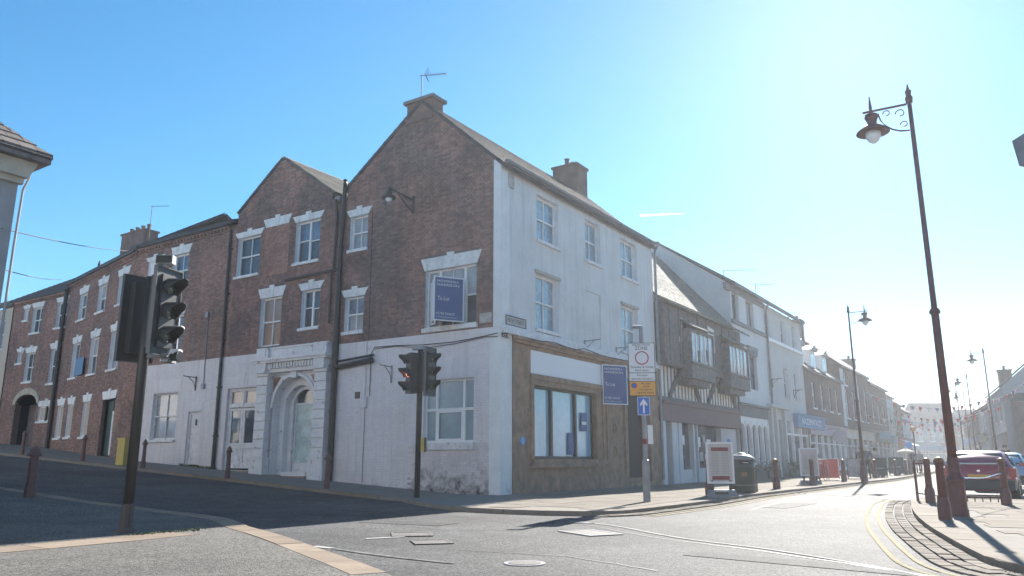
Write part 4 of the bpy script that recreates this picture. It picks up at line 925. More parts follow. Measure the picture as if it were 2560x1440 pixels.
bb = thing('letting_board', 'plain blue letting board on the far brick terrace at first floor', 'letting board', WD.p(6.0, .1, 5.0))
obj('panel', MB().wbox(WD, 5.45, 6.62, .12, .15, 4.92, 5.75), 'tealsh', bb); obj('bracket', MB().wbox(WD, 6.0, 6.06, 0, .12, 5.0, 5.6), 'white', bb)
# ---- section E
Eh = thing('terrace_house', 'end brick terrace house with a stone arched carriage passage', 'building', WE.p(3, 0, 0))
TE = lambda u: T(*WE.p(u, 0, 0)[:2])
f1, f2, f3 = (.0, 1.08, 7.75, 9.12), (2.6, 3.66, 7.7, 9.1), (4.1, 4.66, 8.5, 9.15)
h1, h2, h3 = (.14, 1.12, 4.83, 6.64), (2.78, 3.76, 5.05, 6.62), (4.15, 4.74, 6.12, 6.74)
k1, k2 = (.18, 1.62, 2.9, 3.66), (1.9, 4.22, 1.0, 4.38)
opsE = [f1, f2, f3, h1, h2, h3, k1]
def arch_holes(uc, r, z0, sp):   # stepwise rectangles for brick cutting
    out = [(uc - r, uc + r, z0, sp)]; n = 10
    for k in range(n):
        za, zb = sp + r * .45 * k / n, sp + r * .45 * (k + 1) / n; hw = r * math.sqrt(max(0, 1 - ((zb - sp) / (r * .45)) ** 2)); out.append((uc - hw, uc + hw, za, zb))
    return out
ah = arch_holes(3.06, 1.16, 1.0, 3.86); ahb = arch_holes(3.06, 1.38, 3.6, 4.0)
plain_wall('wall', WE, -.05, 5.9, .9, 9.5, opsE + ah, 'mortar', Eh, reveal=.3)
bricks(WE, Eh, -.05, 5.9, TE, lambda u: 9.5, opsE + ah + ahb + [(a - .12, b + .12, d - .02, d + .34) for a, b, c, d in opsE], 'brick_d', seed=13)
obj('wall', MB().wbox(WE, 0, 5.85, -.9, -8, .9, 9.4).wbox(WE, 0, 1.8, -.32, -.9, .9, 9.4).wbox(WE, 4.3, 5.85, -.32, -.9, .9, 9.4).wbox(WE, 1.8, 4.3, -.32, -.9, 4.45, 9.4), 'dark', Eh)
for w_ in (f1, f2, h1, h2): window(WE, Eh, *w_, 'sash2', lt=.31)
for w_ in (f3, h3): window(WE, Eh, *w_, 'plain', 'glass_net', lt=.2)
window(WE, Eh, *k1, 'blind', 'cream', lt=.30, depth=.08); obj('mullion', MB().wbox(WE, .85, .97, -.1, -.02, 2.9, 3.66), 'blackpl', Eh)
for k in range(9):
    t0, t1 = math.pi * k / 9 + .01, math.pi * (k + 1) / 9 - .01
    q = [(3.06 - r_ * math.cos(t), 3.86 + r2 * math.sin(t)) for r_, r2, t in ((1.16, .52, t0), (1.16, .52, t1), (1.42, .84, t1), (1.42, .84, t0))]
    obj('arch_stone', MB().wprism(WE, q, -.1, .05), 'stonel', Eh)
obj('passage_gate', MB().wbox(WE, 1.9, 4.22, -.8, -.72, 1.4, 3.9), 'timber', Eh)
eaves(Eh, WE, 0, 5.9, 9.6); street_roof(Eh, WE, -.2, 6.1, 9.64, R(32), 3.6, 'slate')
ch = chimney(Eh, WE, -2.6, -.4, -2.2, -3.0, 11.0, 13.1, 4, m='brickfar', flare=.06, capt=.1)
aerial(WE.p(-2.75, -2.4, 12.6), 1.9, .9, R(5), 'thin TV aerial beside the four-pot chimney on the brick terrace', 5, False)
tag(obj('roof_vent', MB().lathe([(.1, 0), (.08, .3), (.1, .32), (.02, .6)], WE.p(1.6, -2.2, 11.4), 8), 'iron'), 'small pointed vent on the ridge of the end brick terrace', 'roof vent')
# ---- cream house at the far left
Kh = thing('rendered_house', 'cream rendered house beyond the brick terrace at the left edge', 'building', WE.p(8, 0, 0))
kk = [(6.6, 7.5, 7.1, 8.8), (6.5, 7.4, 3.2, 5.2), (8.6, 9.5, 7.1, 8.8)]
plain_wall('wall', WE, 5.9, 16, .8, 9.4, kk, 'cream', Kh, o=.06); obj('wall', MB().wbox(WE, 5.95, 15.9, -.3, -8, .8, 9.3), 'dark', Kh)
for w_ in kk: window(WE, Kh, *w_, 'sash2')
obj('string_course', MB().wbox(WE, 5.9, 16, .06, .1, 6.1, 6.2).wbox(WE, 5.9, 16, .06, .1, 2.9, 3.0), 'cream', Kh); street_roof(Kh, WE, 5.7, 16.2, 9.42, R(28), 3.4, 'lichen')
# ================================================================ near building, left edge of frame
NC = (-10.2, 15.05); WN = Wall((NC[0], NC[1]), dR, False)
Nh = thing('rendered_house', 'near white rendered building with deep tiled eaves, cut by the left edge', 'building', (*NC, 0))
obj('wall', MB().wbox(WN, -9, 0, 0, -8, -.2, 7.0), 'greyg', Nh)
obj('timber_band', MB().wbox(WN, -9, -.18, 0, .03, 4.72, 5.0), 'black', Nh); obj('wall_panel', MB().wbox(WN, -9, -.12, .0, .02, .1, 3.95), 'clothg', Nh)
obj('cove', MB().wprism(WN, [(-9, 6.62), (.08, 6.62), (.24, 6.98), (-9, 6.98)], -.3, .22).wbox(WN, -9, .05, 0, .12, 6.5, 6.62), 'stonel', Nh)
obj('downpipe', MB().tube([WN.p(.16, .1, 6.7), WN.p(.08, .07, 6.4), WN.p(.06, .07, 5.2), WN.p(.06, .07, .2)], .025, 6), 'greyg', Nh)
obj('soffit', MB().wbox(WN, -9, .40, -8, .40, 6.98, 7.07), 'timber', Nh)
ex = .40; rise = math.tan(R(40))
q = [WN.p(-9, ex, 7.07), WN.p(ex, ex, 7.07), WN.p(ex - 4, ex - 4, 7.07 + 4 * rise), WN.p(-9, ex - 4, 7.07 + 4 * rise)]; rf = obj('roof', MB().slab(q, .06), 'slate', Nh)
q = [WN.p(ex, ex, 7.07), WN.p(ex, -8, 7.07), WN.p(ex - 4, -8 + 4, 7.07 + 4 * rise), WN.p(ex - 4, ex - 4, 7.07 + 4 * rise)]; obj('roof', MB().slab(q, .06), 'slate', Nh)
cz = .24
for k in range(11):
    d0, d1_ = k * cz, (k + 1) * cz + .05; zt = 7.10
    for j in range(14):
        x1 = ex + .02 - j * .32 - d0 * (1 if j == 0 else 0) * .0 - (k % 2) * .16
        x1 = min(x1, ex + .02 - d0); x0 = ex + .02 - (j + 1) * .32 - (k % 2) * .16 + .01
        if x1 - x0 < .04: continue
        x1b = min(x1, ex + .02 - d1_)
        c_ = math.cos(R(40)); s_ = math.sin(R(40)); h0, h1_ = .10, .065
        pts = [WN.p(x0, ex - d0, zt + d0 * rise - .0), WN.p(x1, ex - d0, zt + d0 * rise), WN.p(x1b, ex - d1_, zt + d1_ * rise), WN.p(x0, ex - d1_, zt + d1_ * rise)]
        top = [(p[0], p[1], p[2] + h) for p, h in zip(pts, (h0, h0, h1_, h1_))]
        obj('roof_tile', MB().hexa(pts + top), 'tile', rf)
tag(obj('cable', MB().tube([Vector(WN.p(-.2, .05, 5.5)).lerp(Vector(WL.p(19.0, .15, 9.85)), t / 10) - Vector((0, 0, .5 * t / 10 * (1 - t / 10))) for t in range(11)], .011, 4), 'wire'), 'upper overhead cable crossing the side street to the brick terrace eaves', 'cable')
tag(obj('cable', MB().tube([Vector(WN.p(-.2, .05, 4.7)).lerp(Vector((-24.0, 40, 10.4)), t / 10) - Vector((0, 0, .5 * t / 10 * (1 - t / 10))) for t in range(11)], .011, 4), 'wire'), 'lower overhead cable crossing the side street towards the four-pot chimney', 'cable')

# ================================================================ TIMBER FRAMED BUILDING
F = thing('timber_framed_building', 'old timber framed building with two oriel windows and a steep tiled roof', 'building', WR.p(16, 0, 0))
f0, f1_ = 11.32, 21.35; JO = .38
obj('wall', MB().wbox(WR, f0, f1_, -.35, -5.5, -.1, 7.3), 'dark', F)
obj('wall', MB().wbox(WR, f0, f1_, -.3, -.0, 3.1, 4.95), 'infill', F)
obj('upper_wall', MB().wbox(WR, f0, f1_, -.2, JO, 4.9, 7.4), 'timber', F)
for k in range(26):
    u = f0 + .2 + k * .385
    obj('stud', MB().wbox(WR, u, u + .13, -.04, .010, 3.45, 4.92), 'timber', F)
for a_, b_ in ((12.4, 14.0), (15.9, 14.2), (17.0, 18.6), (21.0, 19.2)):
    pp = [WR.p(a_ + (b_ - a_) * t, .02 + .2 * t, 3.5 + 1.35 * math.sin(t * 1.5)) for t in [i / 6 for i in range(7)]]; obj('brace', MB().tube(pp, .11, 6), 'timber', F)
obj('jetty_beam', MB().wbox(WR, f0, f1_, -.1, JO + .06, 4.78, 4.98), 'timber', F); obj('rail', MB().wbox(WR, f0, f1_, -.05, .12, 3.32, 3.5), 'timber', F)
for k in range(9): u = f0 + .5 + k * 1.1; obj('upper_stud', MB().wbox(WR, u, u + .2, JO - .02, JO + .04, 5.0, 7.3), 'oriel' if k % 3 == 1 else 'timber', F)
for k, (a_, b_) in enumerate(((12.9, 13.5), (16.3, 17.6))): obj('plaster_panel', MB().wprism(WR, [(a_, 5.9), (b_, 5.9), (b_ - .3, 7.0), (a_ + .1, 7.1)], JO, JO + .02), 'infill', F)
for (o0_, o1_) in ((13.2, 16.1), (18.2, 21.2)):
    pr_ = .80; r_ = WR.p((o0_ + o1_) / 2, JO, 5)
    ow = obj('oriel_window', MB().wprism(WR, [(o0_, 4.35), (o1_, 4.35), (o1_, 5.0), (o0_, 5.0)], JO - .1, pr_).wbox(WR, o0_, o1_, JO, pr_, 6.35, 6.5).wbox(WR, o0_, o0_ + .12, JO, pr_, 5, 6.35).wbox(WR, o1_ - .12, o1_, JO, pr_, 5, 6.35).wbox(WR, o0_ - .1, o1_ + .1, JO, pr_ + .08, 4.95, 5.05).wbox(WR, o0_ + .3, o1_ - .3, 0, pr_ - .2, 4.1, 4.35), 'oriel', F)
    n = 5; wdt = (o1_ - o0_ - .24) / n
    for k in range(n):
        a_ = o0_ + .12 + k * wdt
        obj('pane', MB().wbox(WR, a_ + .05, a_ + wdt - .05, pr_ - .08, pr_ - .05, 5.05, 6.35), 'glass_light' if k % 2 == 0 else 'glass', ow)
        obj('mullion', MB().wbox(WR, a_ - .05, a_ + .05, pr_ - .1, pr_ - .01, 5.05, 6.35), 'white', ow)
    obj('pane', MB().wbox(WR, o0_ + .02, o0_ + .05, JO + .1, pr_ - .1, 5.15, 6.25), 'glass', ow)
    obj('oriel_roof', MB().slab([WR.p(o0_ - .15, pr_ + .15, 6.5), WR.p(o1_ + .15, pr_ + .15, 6.5), WR.p(o1_ + .1, JO, 6.85), WR.p(o0_ - .1, JO, 6.85)], .06), 'lichen', ow)
# steep bell-cast roof
prof = [(.62, 7.30), (.1, 7.62), (-.5, 8.3), (-1.6, 9.45), (-4.2, 12.3)]
for (oa, za), (ob, zb) in zip(prof, prof[1:]):
    q = [WR.p(f0 - .05, oa, za), WR.p(f1_ + (.9 if oa > .3 else 0), oa, za), WR.p(f1_, ob, zb), WR.p(f0 - .05, ob, zb)]; obj('roof', MB().slab(q, .07), 'lichen', F)
    L_ = math.hypot(oa - ob, zb - za); n = max(1, int(L_ / .17)); cs = MB(); p = WR.p
    for k in range(n):
        t0, t1 = k / n, (k + 1.05) / n; o_a, o_b = oa + (ob - oa) * t0, oa + (ob - oa) * t1; z_a, z_b = za + (zb - za) * t0, za + (zb - za) * t1; u = f0 + (k % 2) * .11
        while u < f1_ - .1:
            h = .12 + random.uniform(-.008, .012); cs.hexa([p(u, o_a, z_a + .06), p(u + .2, o_a, z_a + .06), p(u + .2, o_b, z_b + .06), p(u, o_b, z_b + .06), p(u, o_a, z_a + h), p(u + .2, o_a, z_a + h), p(u + .2, o_b, z_b + .085), p(u, o_b, z_b + .085)]); u += .22
    tag(obj('roof_tiles', cs, 'lichen', F), kind='stuff')
obj('roof', MB().slab([WR.p(f0, -4.2, 12.3), WR.p(f1_, -4.2, 12.3), WR.p(f1_, -8.2, 8.3), WR.p(f0, -8.2, 8.3)], .07), 'lichen', F)
# shopfront
obj('shop_fascia', MB().wbox(WR, f0 + .05, f1_, -.1, .14, 2.5, 3.32).wbox(WR, f0 + .05, f1_, -.1, .22, 3.22, 3.34), 'fasciab', F)
mt = WR.frame(15.0, .145, 2.92); mt.translation -= root_of(F)
obj('shop_front', MB().wbox(WR, 11.35, 11.72, -.3, .1, 0, 2.5).wbox(WR, 12.55, 13.15, -.3, .02, 0, 2.5).wbox(WR, 13.2, 13.6, -.3, .04, .0, 2.5).wbox(WR, 13.6, 15.0, -.3, -.1, 0, .55).wbox(WR, 15.6, 18.5, -.3, -.1, 0, .6).wbox(WR, 15.0, 15.18, -.3, .0, 0, 2.5).wbox(WR, 15.5, 15.6, -.3, .0, 0, 2.5), 'whiteg', F)
obj('shop_window', MB().wbox(WR, 13.6, 15.0, -.25, -.22, .55, 2.5), 'glass', F)
sw = obj('shop_window', MB().wbox(WR, 15.6, 18.5, -.25, -.22, .6, 2.5), 'glass', F)
for k, (u, z, s_) in enumerate(((16.1, 1.75, .22), (16.8, 1.9, .16), (17.4, 1.65, .24), (16.4, 1.1, .2), (17.1, 1.0, .24), (17.9, 1.1, .2), (14.2, 1.8, .2))):
    pc = obj('displayed_picture', MB().wbox(WR, u - s_, u + s_, -.2, -.18, z - s_, z + s_), 'signw' if k % 2 == 0 else 'oldsign', F)
obj('door', MB().wbox(WR, 15.2, 15.5, -.25, -.2, .1, 2.4), 'timber', F)
pn_ = obj('door_panel', MB().wbox(WR, 18.7, 20.9, -.28, .0, .0, 2.45), 'creamg', F)
obj('oval_sign', MB().tube([WR.p(19.7, .0, 1.72), WR.p(19.7, .03, 1.72)], .26, 20), 'signblue', F)
obj('downpipe', MB().tube([WR.p(21.3, .12, 7.2), WR.p(21.3, .12, .1)], .05, 6), 'timber', F)

# ================================================================ PALE TERRACE beyond (three window bays)
G = thing('rendered_house', 'tall pale rendered house with dark window bays and a gothic arched shopfront', 'building', WR.p(24, 0, 0))
obj('gable_wall', MB().add([WR.p(21.4, o, z) for o, z in ((0, -.1), (0, 10.1), (-4.1, 13.0), (-8.2, 10.1), (-8.2, -.1))], [(0, 1, 2, 3, 4)]), 'whiteg', G)
go = [(21.6, 22.75, 8.25, 9.72), (24.0, 25.4, 8.22, 9.72), (21.75, 22.75, 4.72, 6.5), (24.0, 25.35, 4.72, 6.6)]
plain_wall('wall', WR, 21.4, 27.5, 3.7, 10.1, go, 'whiteg', G, reveal=.2); plain_wall('wall', WR, 21.4, 27.5, -.1, 3.7, [(21.5, 26.6, 0, 3.1)], 'creamg', G)
obj('wall', MB().wbox(WR, 21.5, 27.4, -.6, -8, -.1, 10), 'dark', G)
for w_ in go: window(WR, G, *w_, 'plain', 'glass', depth=.18, fm='timber', sill=False, reveal=False)
obj('head_beam', MB().wbox(WR, 21.4, 27.5, .0, .06, 9.72, 10.02).wbox(WR, 20.6, 21.4, -.1, .06, 9.7, 10.05), 'fascia', G); obj('string_course', MB().wbox(WR, 21.3, 27.5, 0, .1, 8.0, 8.2), 'fascia', G)
for w_ in go[2:]: lintel(WR, G, w_[0] - .02, w_[1] + .02, w_[3], w_[3] + .5, 'fascia', 0, .1, .25, .06)
street_roof(G, WR, 21.3, 36.2, 10.05, R(35.5), 4.1, 'slate', over=.3)
obj('gutter', MB().wbox(WR, 21.3, 36.1, .2, .36, 10.0, 10.1), 'fascia', G)
obj('shop_fascia', MB().wbox(WR, 21.45, 26.6, 0, .08, 3.18, 3.74).wbox(WR, 21.45, 26.7, 0, .2, 3.74, 3.86), 'fascia', G)
sf = obj('shop_front', MB().wbox(WR, 21.5, 26.6, -.2, .02, 2.95, 3.18).wbox(WR, 21.5, 26.6, -.2, .02, 0, .85), 'white', G)
for k in range(6):
    u = 21.5 + k * 1.02; obj('pilaster', MB().wbox(WR, u - .06, u + .06, -.2, .04, .85, 2.95), 'white', sf)
    if k < 5:
        obj('arch', MB().wprism(WR, archpoly(u + .06, u + .96, 2.1, 2.95, u + .51, .40, 2.42, 10), -.15, .0), 'white', sf)
        obj('pane', MB().wbox(WR, u + .06, u + .96, -.2, -.17, .85, 2.95), 'glass', sf); obj('glazing_bar', MB().wbox(WR, u + .49, u + .53, -.16, -.12, .85, 2.8), 'white', sf)
G2 = thing('rendered_house', 'warm pale rendered house with a teal door and tall sash windows', 'building', WR.p(31, 0, 0))
g2o = [(27.6, 28.5, 8.18, 9.6), (31.0, 32.05, 8.15, 9.6), (33.7, 34.7, 8.15, 9.6), (27.55, 28.3, 4.76, 6.6), (30.85, 31.95, 4.76, 6.55), (33.4, 34.45, 4.76, 6.5)]
plain_wall('wall', WR, 27.5, 36, 3.9, 10.05, g2o, 'creamg', G2, reveal=.2); plain_wall('wall', WR, 27.5, 36, -.1, 3.9, [(28.3, 29.6, .05, 3.3), (30.3, 35.8, .6, 3.3)], 'creamg', G2, reveal=.3)
obj('wall', MB().wbox(WR, 27.6, 35.9, -.6, -8, -.1, 9.95), 'dark', G2); obj('wall', MB().wbox(WR, 35.9, 36, 0, -8, -.1, 10), 'creamg', G2)
for w_ in g2o: window(WR, G2, *w_, 'sash21', 'glass', depth=.16, fm='creamg', sillm='creamg')
obj('string_course', MB().wbox(WR, 27.5, 36, 0, .14, 7.86, 8.05), 'white', G2); obj('door', MB().wbox(WR, 28.3, 29.6, -.35, -.3, .05, 3.3), 'tealdoor', G2)
obj('porch_cornice', MB().wbox(WR, 26.7, 30.6, 0, .35, 3.9, 4.08).wbox(WR, 26.9, 27.2, 0, .2, 0, 3.9).wbox(WR, 27.9, 28.2, 0, .2, 0, 3.9).wbox(WR, 29.7, 30.0, 0, .2, 0, 3.9), 'creamg', G2)
sf = obj('shop_front', MB().wbox(WR, 30.3, 35.8, -.2, .0, 2.45, 2.55).wbox(WR, 30.3, 30.45, -.2, .05, .6, 3.3).wbox(WR, 32.0, 32.15, -.2, .05, .6, 3.3).wbox(WR, 34.0, 34.15, -.2, .05, .6, 3.3), 'white', G2)
for a_, b_ in ((30.45, 32.0), (32.15, 34.0), (34.15, 35.8)):
    obj('pane', MB().wbox(WR, a_, b_, -.15, -.12, .6, 2.45), 'glass', sf); obj('pane', MB().wbox(WR, a_, b_, -.15, -.12, 2.55, 3.3), 'glass_net', sf)
fb = obj('shop_fascia', MB().wbox(WR, 32.3, 39.8, .05, .32, 2.98, 3.72).wbox(WR, 32.2, 39.9, .05, .42, 3.72, 3.82), 'tealsh', G2)
mt = WR.frame(35.9, .33, 3.36); mt.translation -= root_of(G2); text('lettering', 'RAZZMATAZZ', .52, 'signw', G2, mt, width=5.2)
pipe('drainpipe', [WR.p(27.6, .25, 9.95), WR.p(27.5, .12, 9.6), WR.p(27.5, .12, 4.1)], .06, 'fascia', None, 'dark downpipe between the two pale rendered houses', 'drainpipe')
aerial(WR.p(28.3, -.6, 10.5), 1.0, 1.3, R(20), 'small TV aerial on the eaves of the pale rendered houses', 4, False)
aerial(WR.p(25.5, -1.6, 11.0), .9, 2.0, R(5), 'wide thin TV aerial behind the eaves of the pale rendered houses', 4, False)
aerial(WR.p(40.5, -2.5, 9.6), 2.2, 1.4, R(-5), 'TV aerial above the white dormers', 6, False)

# ================================================================ row beyond
def simple_house(nm, label, W, u0, u1, ze, pitch, depth, wm, rm, ops, fm='white', shop=None, over=.2, gl='glass', sides=True, zb=-.1, style='sash21', lt=0):
    h = thing(nm, label, 'building', W.p((u0 + u1) / 2, 0, 0))
    o_ = list(ops) + ([(u0 + .3, u1 - .3, .45, 2.6)] if shop else [])
    plain_wall('wall', W, u0, u1, zb, ze, o_, wm, h, reveal=.15); obj('wall', MB().wbox(W, u0 + .06, u1 - .06, -.5, -2 * depth + .1, zb, ze - .1), 'dark', h)  # dark inner block added to keep light from passing through
    if sides:
        for u in (u0, u1): obj('gable_wall', MB().add([W.p(u, o, z) for o, z in ((0, zb), (0, ze), (-depth, ze + math.tan(pitch) * depth), (-2 * depth, ze), (-2 * depth, zb))], [(0, 1, 2, 3, 4)]), wm, h)
    for w_ in ops: window(W, h, *w_, style, gl, depth=.1, fm=fm, sillm=fm, reveal=False, lt=lt)
    if shop:
        obj('shop_fascia', MB().wbox(W, u0 + .15, u1 - .15, 0, .16, 2.65, 3.3).wbox(W, u0 + .1, u1 - .1, 0, .26, 3.3, 3.4), shop[0], h)
        n = shop[1]; sf = obj('shop_front', MB().wbox(W, u0 + .3, u1 - .3, -.15, -.02, 2.05, 2.12).wbox(W, u0 + .3, u1 - .3, -.1, .02, .2, .5), shop[2], h)
        for k in range(n + 1): u = u0 + .3 + (u1 - u0 - .6) * k / n; obj('pilaster', MB().wbox(W, u - .07, u + .07, -.12, .05, 0, 2.65), shop[2], sf)
        for k in range(n): a_ = u0 + .37 + (u1 - u0 - .6) * k / n; obj('pane', MB().wbox(W, a_, a_ + (u1 - u0 - .6) / n - .14, -.14, -.11, .5, 2.6), 'glass', sf)
    street_roof(h, W, u0 - .05, u1 + .05, ze, pitch, depth, rm, over=over, course=.4); obj('gutter', MB().wbox(W, u0, u1, .12, .26, ze - .06, ze + .03), 'fascia', h)
    return h
H = simple_house('brick_shop', 'brown brick shop with three white dormer windows in its roof', WR, 36.02, 48, 6.95, R(42), 3.2, 'brickfar', 'slate', [(38, 38.9, 4.5, 6.3), (40.6, 41.5, 4.5, 6.3), (43.2, 44.1, 4.5, 6.3), (45.6, 46.5, 4.5, 6.3)], shop=('pinksh', 6, 'white'))
for u in (37.0, 40.6, 44.2):
    dm = obj('dormer', MB().wbox(WR, u - .9, u + .9, -.35, -3, 7.1, 8.75), 'white', H)
    for q in (-.42, .0, .42): obj('pane', MB().wbox(WR, u + q - .17, u + q + .17, -.35, -.33, 7.6, 8.5), 'glass_net', dm)
    obj('dormer_roof', MB().wprism(WR, [(u - 1.05, 8.75), (u + 1.05, 8.75), (u, 9.2)], -.15, -3), 'lead', dm)
cs_ = thing('hanging_sign', 'round pale hanging sign on the mauve shop under the dormers', 'shop sign', WR.p(40.8, .9, 2.5))
obj('disc', MB().tube([WR.p(40.8, 1.0, 2.55), WR.p(40.9, 1.0, 2.55)], .42, 22), 'pinksh', cs_); obj('rim', MB().tube([WR.p(40.82, 1.0, 2.55), WR.p(40.88, 1.0, 2.55)], .47, 22), 'greyg', cs_); obj('arm', MB().tube([WR.p(40.85, 0, 3.1), WR.p(40.85, 1.1, 3.1)], .025, 5), 'iron', cs_)
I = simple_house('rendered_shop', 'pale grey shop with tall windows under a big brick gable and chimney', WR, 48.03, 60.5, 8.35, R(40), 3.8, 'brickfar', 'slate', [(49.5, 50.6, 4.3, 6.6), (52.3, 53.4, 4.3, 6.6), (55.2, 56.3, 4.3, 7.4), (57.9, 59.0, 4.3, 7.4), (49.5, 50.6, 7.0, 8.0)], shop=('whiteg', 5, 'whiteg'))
obj('render_panel', MB().wbox(WR, 48.1, 49.2, 0, .05, 3.6, 8.2).wbox(WR, 54, 55, 0, .05, 3.6, 8.2), 'whiteg', I); chimney(I, WR, 47.6, 48.7, -2.6, -4.8, 9.5, 12.3, 3, m='brickfar', flare=.08, along='o')
obj('canopy', MB().wbox(WR, 48.2, 60.3, 0, .7, 3.42, 3.55), 'fascia', I)
J = simple_house('rendered_shop', 'weathered brown gabled shop with bunting fixed to its wall', WR, 60.55, 70.8, 7.9, R(36), 3.6, 'brickfar', 'slate', [(62, 63, 4.4, 6.2), (65, 66, 4.4, 6.2), (68, 69, 4.4, 6.2)], shop=('darkgreen', 4, 'whiteg'))
chimney(J, WR, 70.0, 70.8, -2.6, -3.8, 10, 11.4, 2, m='brickfar')
simple_house('rendered_shop', 'narrow pale shop with a blue hanging sign, before the street bends', WR, 70.85, 75.2, 7.4, R(36), 3, 'creamg', 'slate', [(72, 73, 4.2, 6), (73.8, 74.6, 4.2, 6)], shop=('tealsh', 2, 'white'))
simple_house('brick_shop', 'low brick shop with two storeys near the bend of the street', WR, 75.25, 81, 6.9, R(36), 3, 'brickfar', 'slate', [(76.3, 77.2, 4.1, 5.8), (78.8, 79.7, 4.1, 5.8)], shop=('redcloth', 3, 'white'))
simple_house('rendered_shop', 'last pale grey shop on the left side of the street', WR, 81.05, 88, 6.4, R(36), 3, 'whiteg', 'slate', [(82.3, 83.2, 4, 5.6), (84.6, 85.5, 4, 5.6)], shop=('greyg', 3, 'white'))
aw = thing('shop_awning', 'white sloping awning over a far shop on the left pavement', 'awning', WR.p(79, 0, 2.8))
obj('canvas', MB().slab([WR.p(76, 0, 3.2), WR.p(81, 0, 3.2), WR.p(81, 1.5, 2.5), WR.p(76, 1.5, 2.5)], .03), 'white', aw)
# closing row where the street bends
def yrow(x0, x1, y, lab, wm, rm, ze, ops, zb=-.1, shop=('tealsh', 3, 'whiteg'), nm='rendered_shop', dy=0):
    L_ = math.hypot(x1 - x0, dy); W = Wall((x0, y), ((x1 - x0) / L_, dy / L_), False); return simple_house(nm, lab, W, 0, L_, ze, R(34), 4, wm, rm, ops, shop=shop)
yrow(69, 76.5, 140, 'distant cream shop left of the white gabled one at the end of the street', 'greyg', 'slate', 7.2, [(1, 2, 4.2, 5.9), (3.4, 4.4, 4.2, 5.9), (5.6, 6.6, 4.2, 5.9)])
yrow(76.6, 83, 146, 'distant dark brick building with a hipped roof closing the street', 'brickfar', 'slate', 8.9, [(1, 2, 4.2, 6), (2.8, 3.8, 4.2, 6), (4.6, 5.6, 4.2, 6), (1, 2, 6.8, 8.3), (2.8, 3.8, 6.8, 8.3), (4.6, 5.6, 6.8, 8.3)], nm='brick_shop')
yrow(83.1, 90, 142, 'distant white shop with a dark fascia right of the brick building', 'creamg', 'slate', 7.4, [(1, 2, 4.2, 5.9), (3.4, 4.4, 4.2, 5.9), (5.4, 6.4, 4.2, 5.9)], shop=('fascia', 3, 'greyg'))
yrow(90.1, 98, 138, 'distant brown brick shop at the far right end of the street', 'brickfar', 'slate', 8.0, [(1, 2, 4.2, 5.9), (3.4, 4.4, 4.2, 5.9), (5.4, 6.4, 4.2, 5.9)], nm='brick_shop')
yrow(60, 68.9, 136, 'distant grey shop hidden behind the left row', 'greyg', 'slate', 7.0, [(1, 2, 4.2, 5.9), (5.4, 6.4, 4.2, 5.9)])
# right-hand buildings
RK = Wall((37.96, 60), (.4512, .8924), True)     # facade runs away from the camera; outward is to the left
K = thing('rendered_house', 'white gabled house on the right with a grey roof and two chimneys', 'building', (37.96, 60, 0))
ko = [(2, 3, 4.0, 5.6), (6, 7, 4.0, 5.6), (10, 11, 4.0, 5.6)]
plain_wall('wall', RK, 0, 13.2, -.1, 6.5, ko, 'greyg', K); obj('wall', MB().wbox(RK, .1, 13, -.4, -9, -.1, 6.4), 'dark', K)
for w_ in ko: window(RK, K, *w_, 'sash21', depth=.1, reveal=False)
obj('gable_wall', MB().add([RK.p(0, o, z) for o, z in ((0, -.1), (0, 6.5), (-4.6, 10.6), (-9.2, 6.5), (-9.2, -.1))], [(0, 1, 2, 3, 4)]), 'greyg', K)
street_roof(K, RK, -.15, 13.2, 6.45, R(42), 4.6, 'lichen', over=.15); chimney(K, RK, 3.2, 4.3, -2.4, -3.6, 7.9, 9.2, 2, m='brickfar', along='o', flare=.06); chimney(K, RK, 9, 10, -.8, -1.8, 6.9, 8.6, 1, m='brickfar', flare=.06)
chimney(K, RK, 1.0, 2.0, -4.0, -5.2, 10, 11.3, 0, m='brickfar', flare=.06)
gz_ = thing('brick_extension', 'dark brick shop with lean-to roof in front of the white gable on the right', 'building', (39, 58, 0))
WX = Wall((38.1, 59.2), (.8924, -.4512), False)
ox = [(1.2, 2.0, 3.2, 4.6), (3.6, 4.4, 3.2, 4.6)]
plain_wall('wall', WX, 0, 9, -.1, 5.3, ox + [(.6, 2.4, .4, 2.5), (3.4, 4.4, .1, 2.4)], 'brickfar', gz_); obj('wall', MB().wbox(WX, .05, 9, -.2, -.6, -.1, 5.2), 'dark', gz_)
for w_ in ox: window(WX, gz_, *w_, 'sash22', depth=.1, reveal=False)
window(WX, gz_, .6, 2.4, .4, 2.5, 'sash2', 'glass', depth=.1, reveal=False); obj('door', MB().wbox(WX, 3.4, 4.4, -.15, -.1, .1, 2.4), 'darkgreen', gz_)
obj('roof', MB().slab([WX.p(-.1, .25, 5.3), WX.p(9, .25, 5.3), WX.p(9, -.8, 6.0), WX.p(-.1, -.8, 6.0)], .08), 'slate', gz_)
RK2 = Wall(RK.p(13.4, .3, 0)[:2], (.4512, .8924), True)
simple_house('rendered_house', 'lower pale cottage beyond the white gabled house on the right', RK2, 0, 8, 5.4, R(36), 3.4, 'creamg', 'slate', [(1.5, 2.4, 3.3, 4.6), (5, 5.9, 3.3, 4.6)], shop=('darkgreen', 3, 'white'))
RK3 = Wall(RK2.p(8.2, .2, 0)[:2], (.4512, .8924), True)
simple_house('brick_shop', 'brick shop row on the right running down to the far bend', RK3, 0, 22, 5.6, R(34), 3.2, 'brickfar', 'slate', [(1.5 + 3 * k, 2.4 + 3 * k, 3.4, 4.8) for k in range(7)], shop=('tealsh', 8, 'white'))

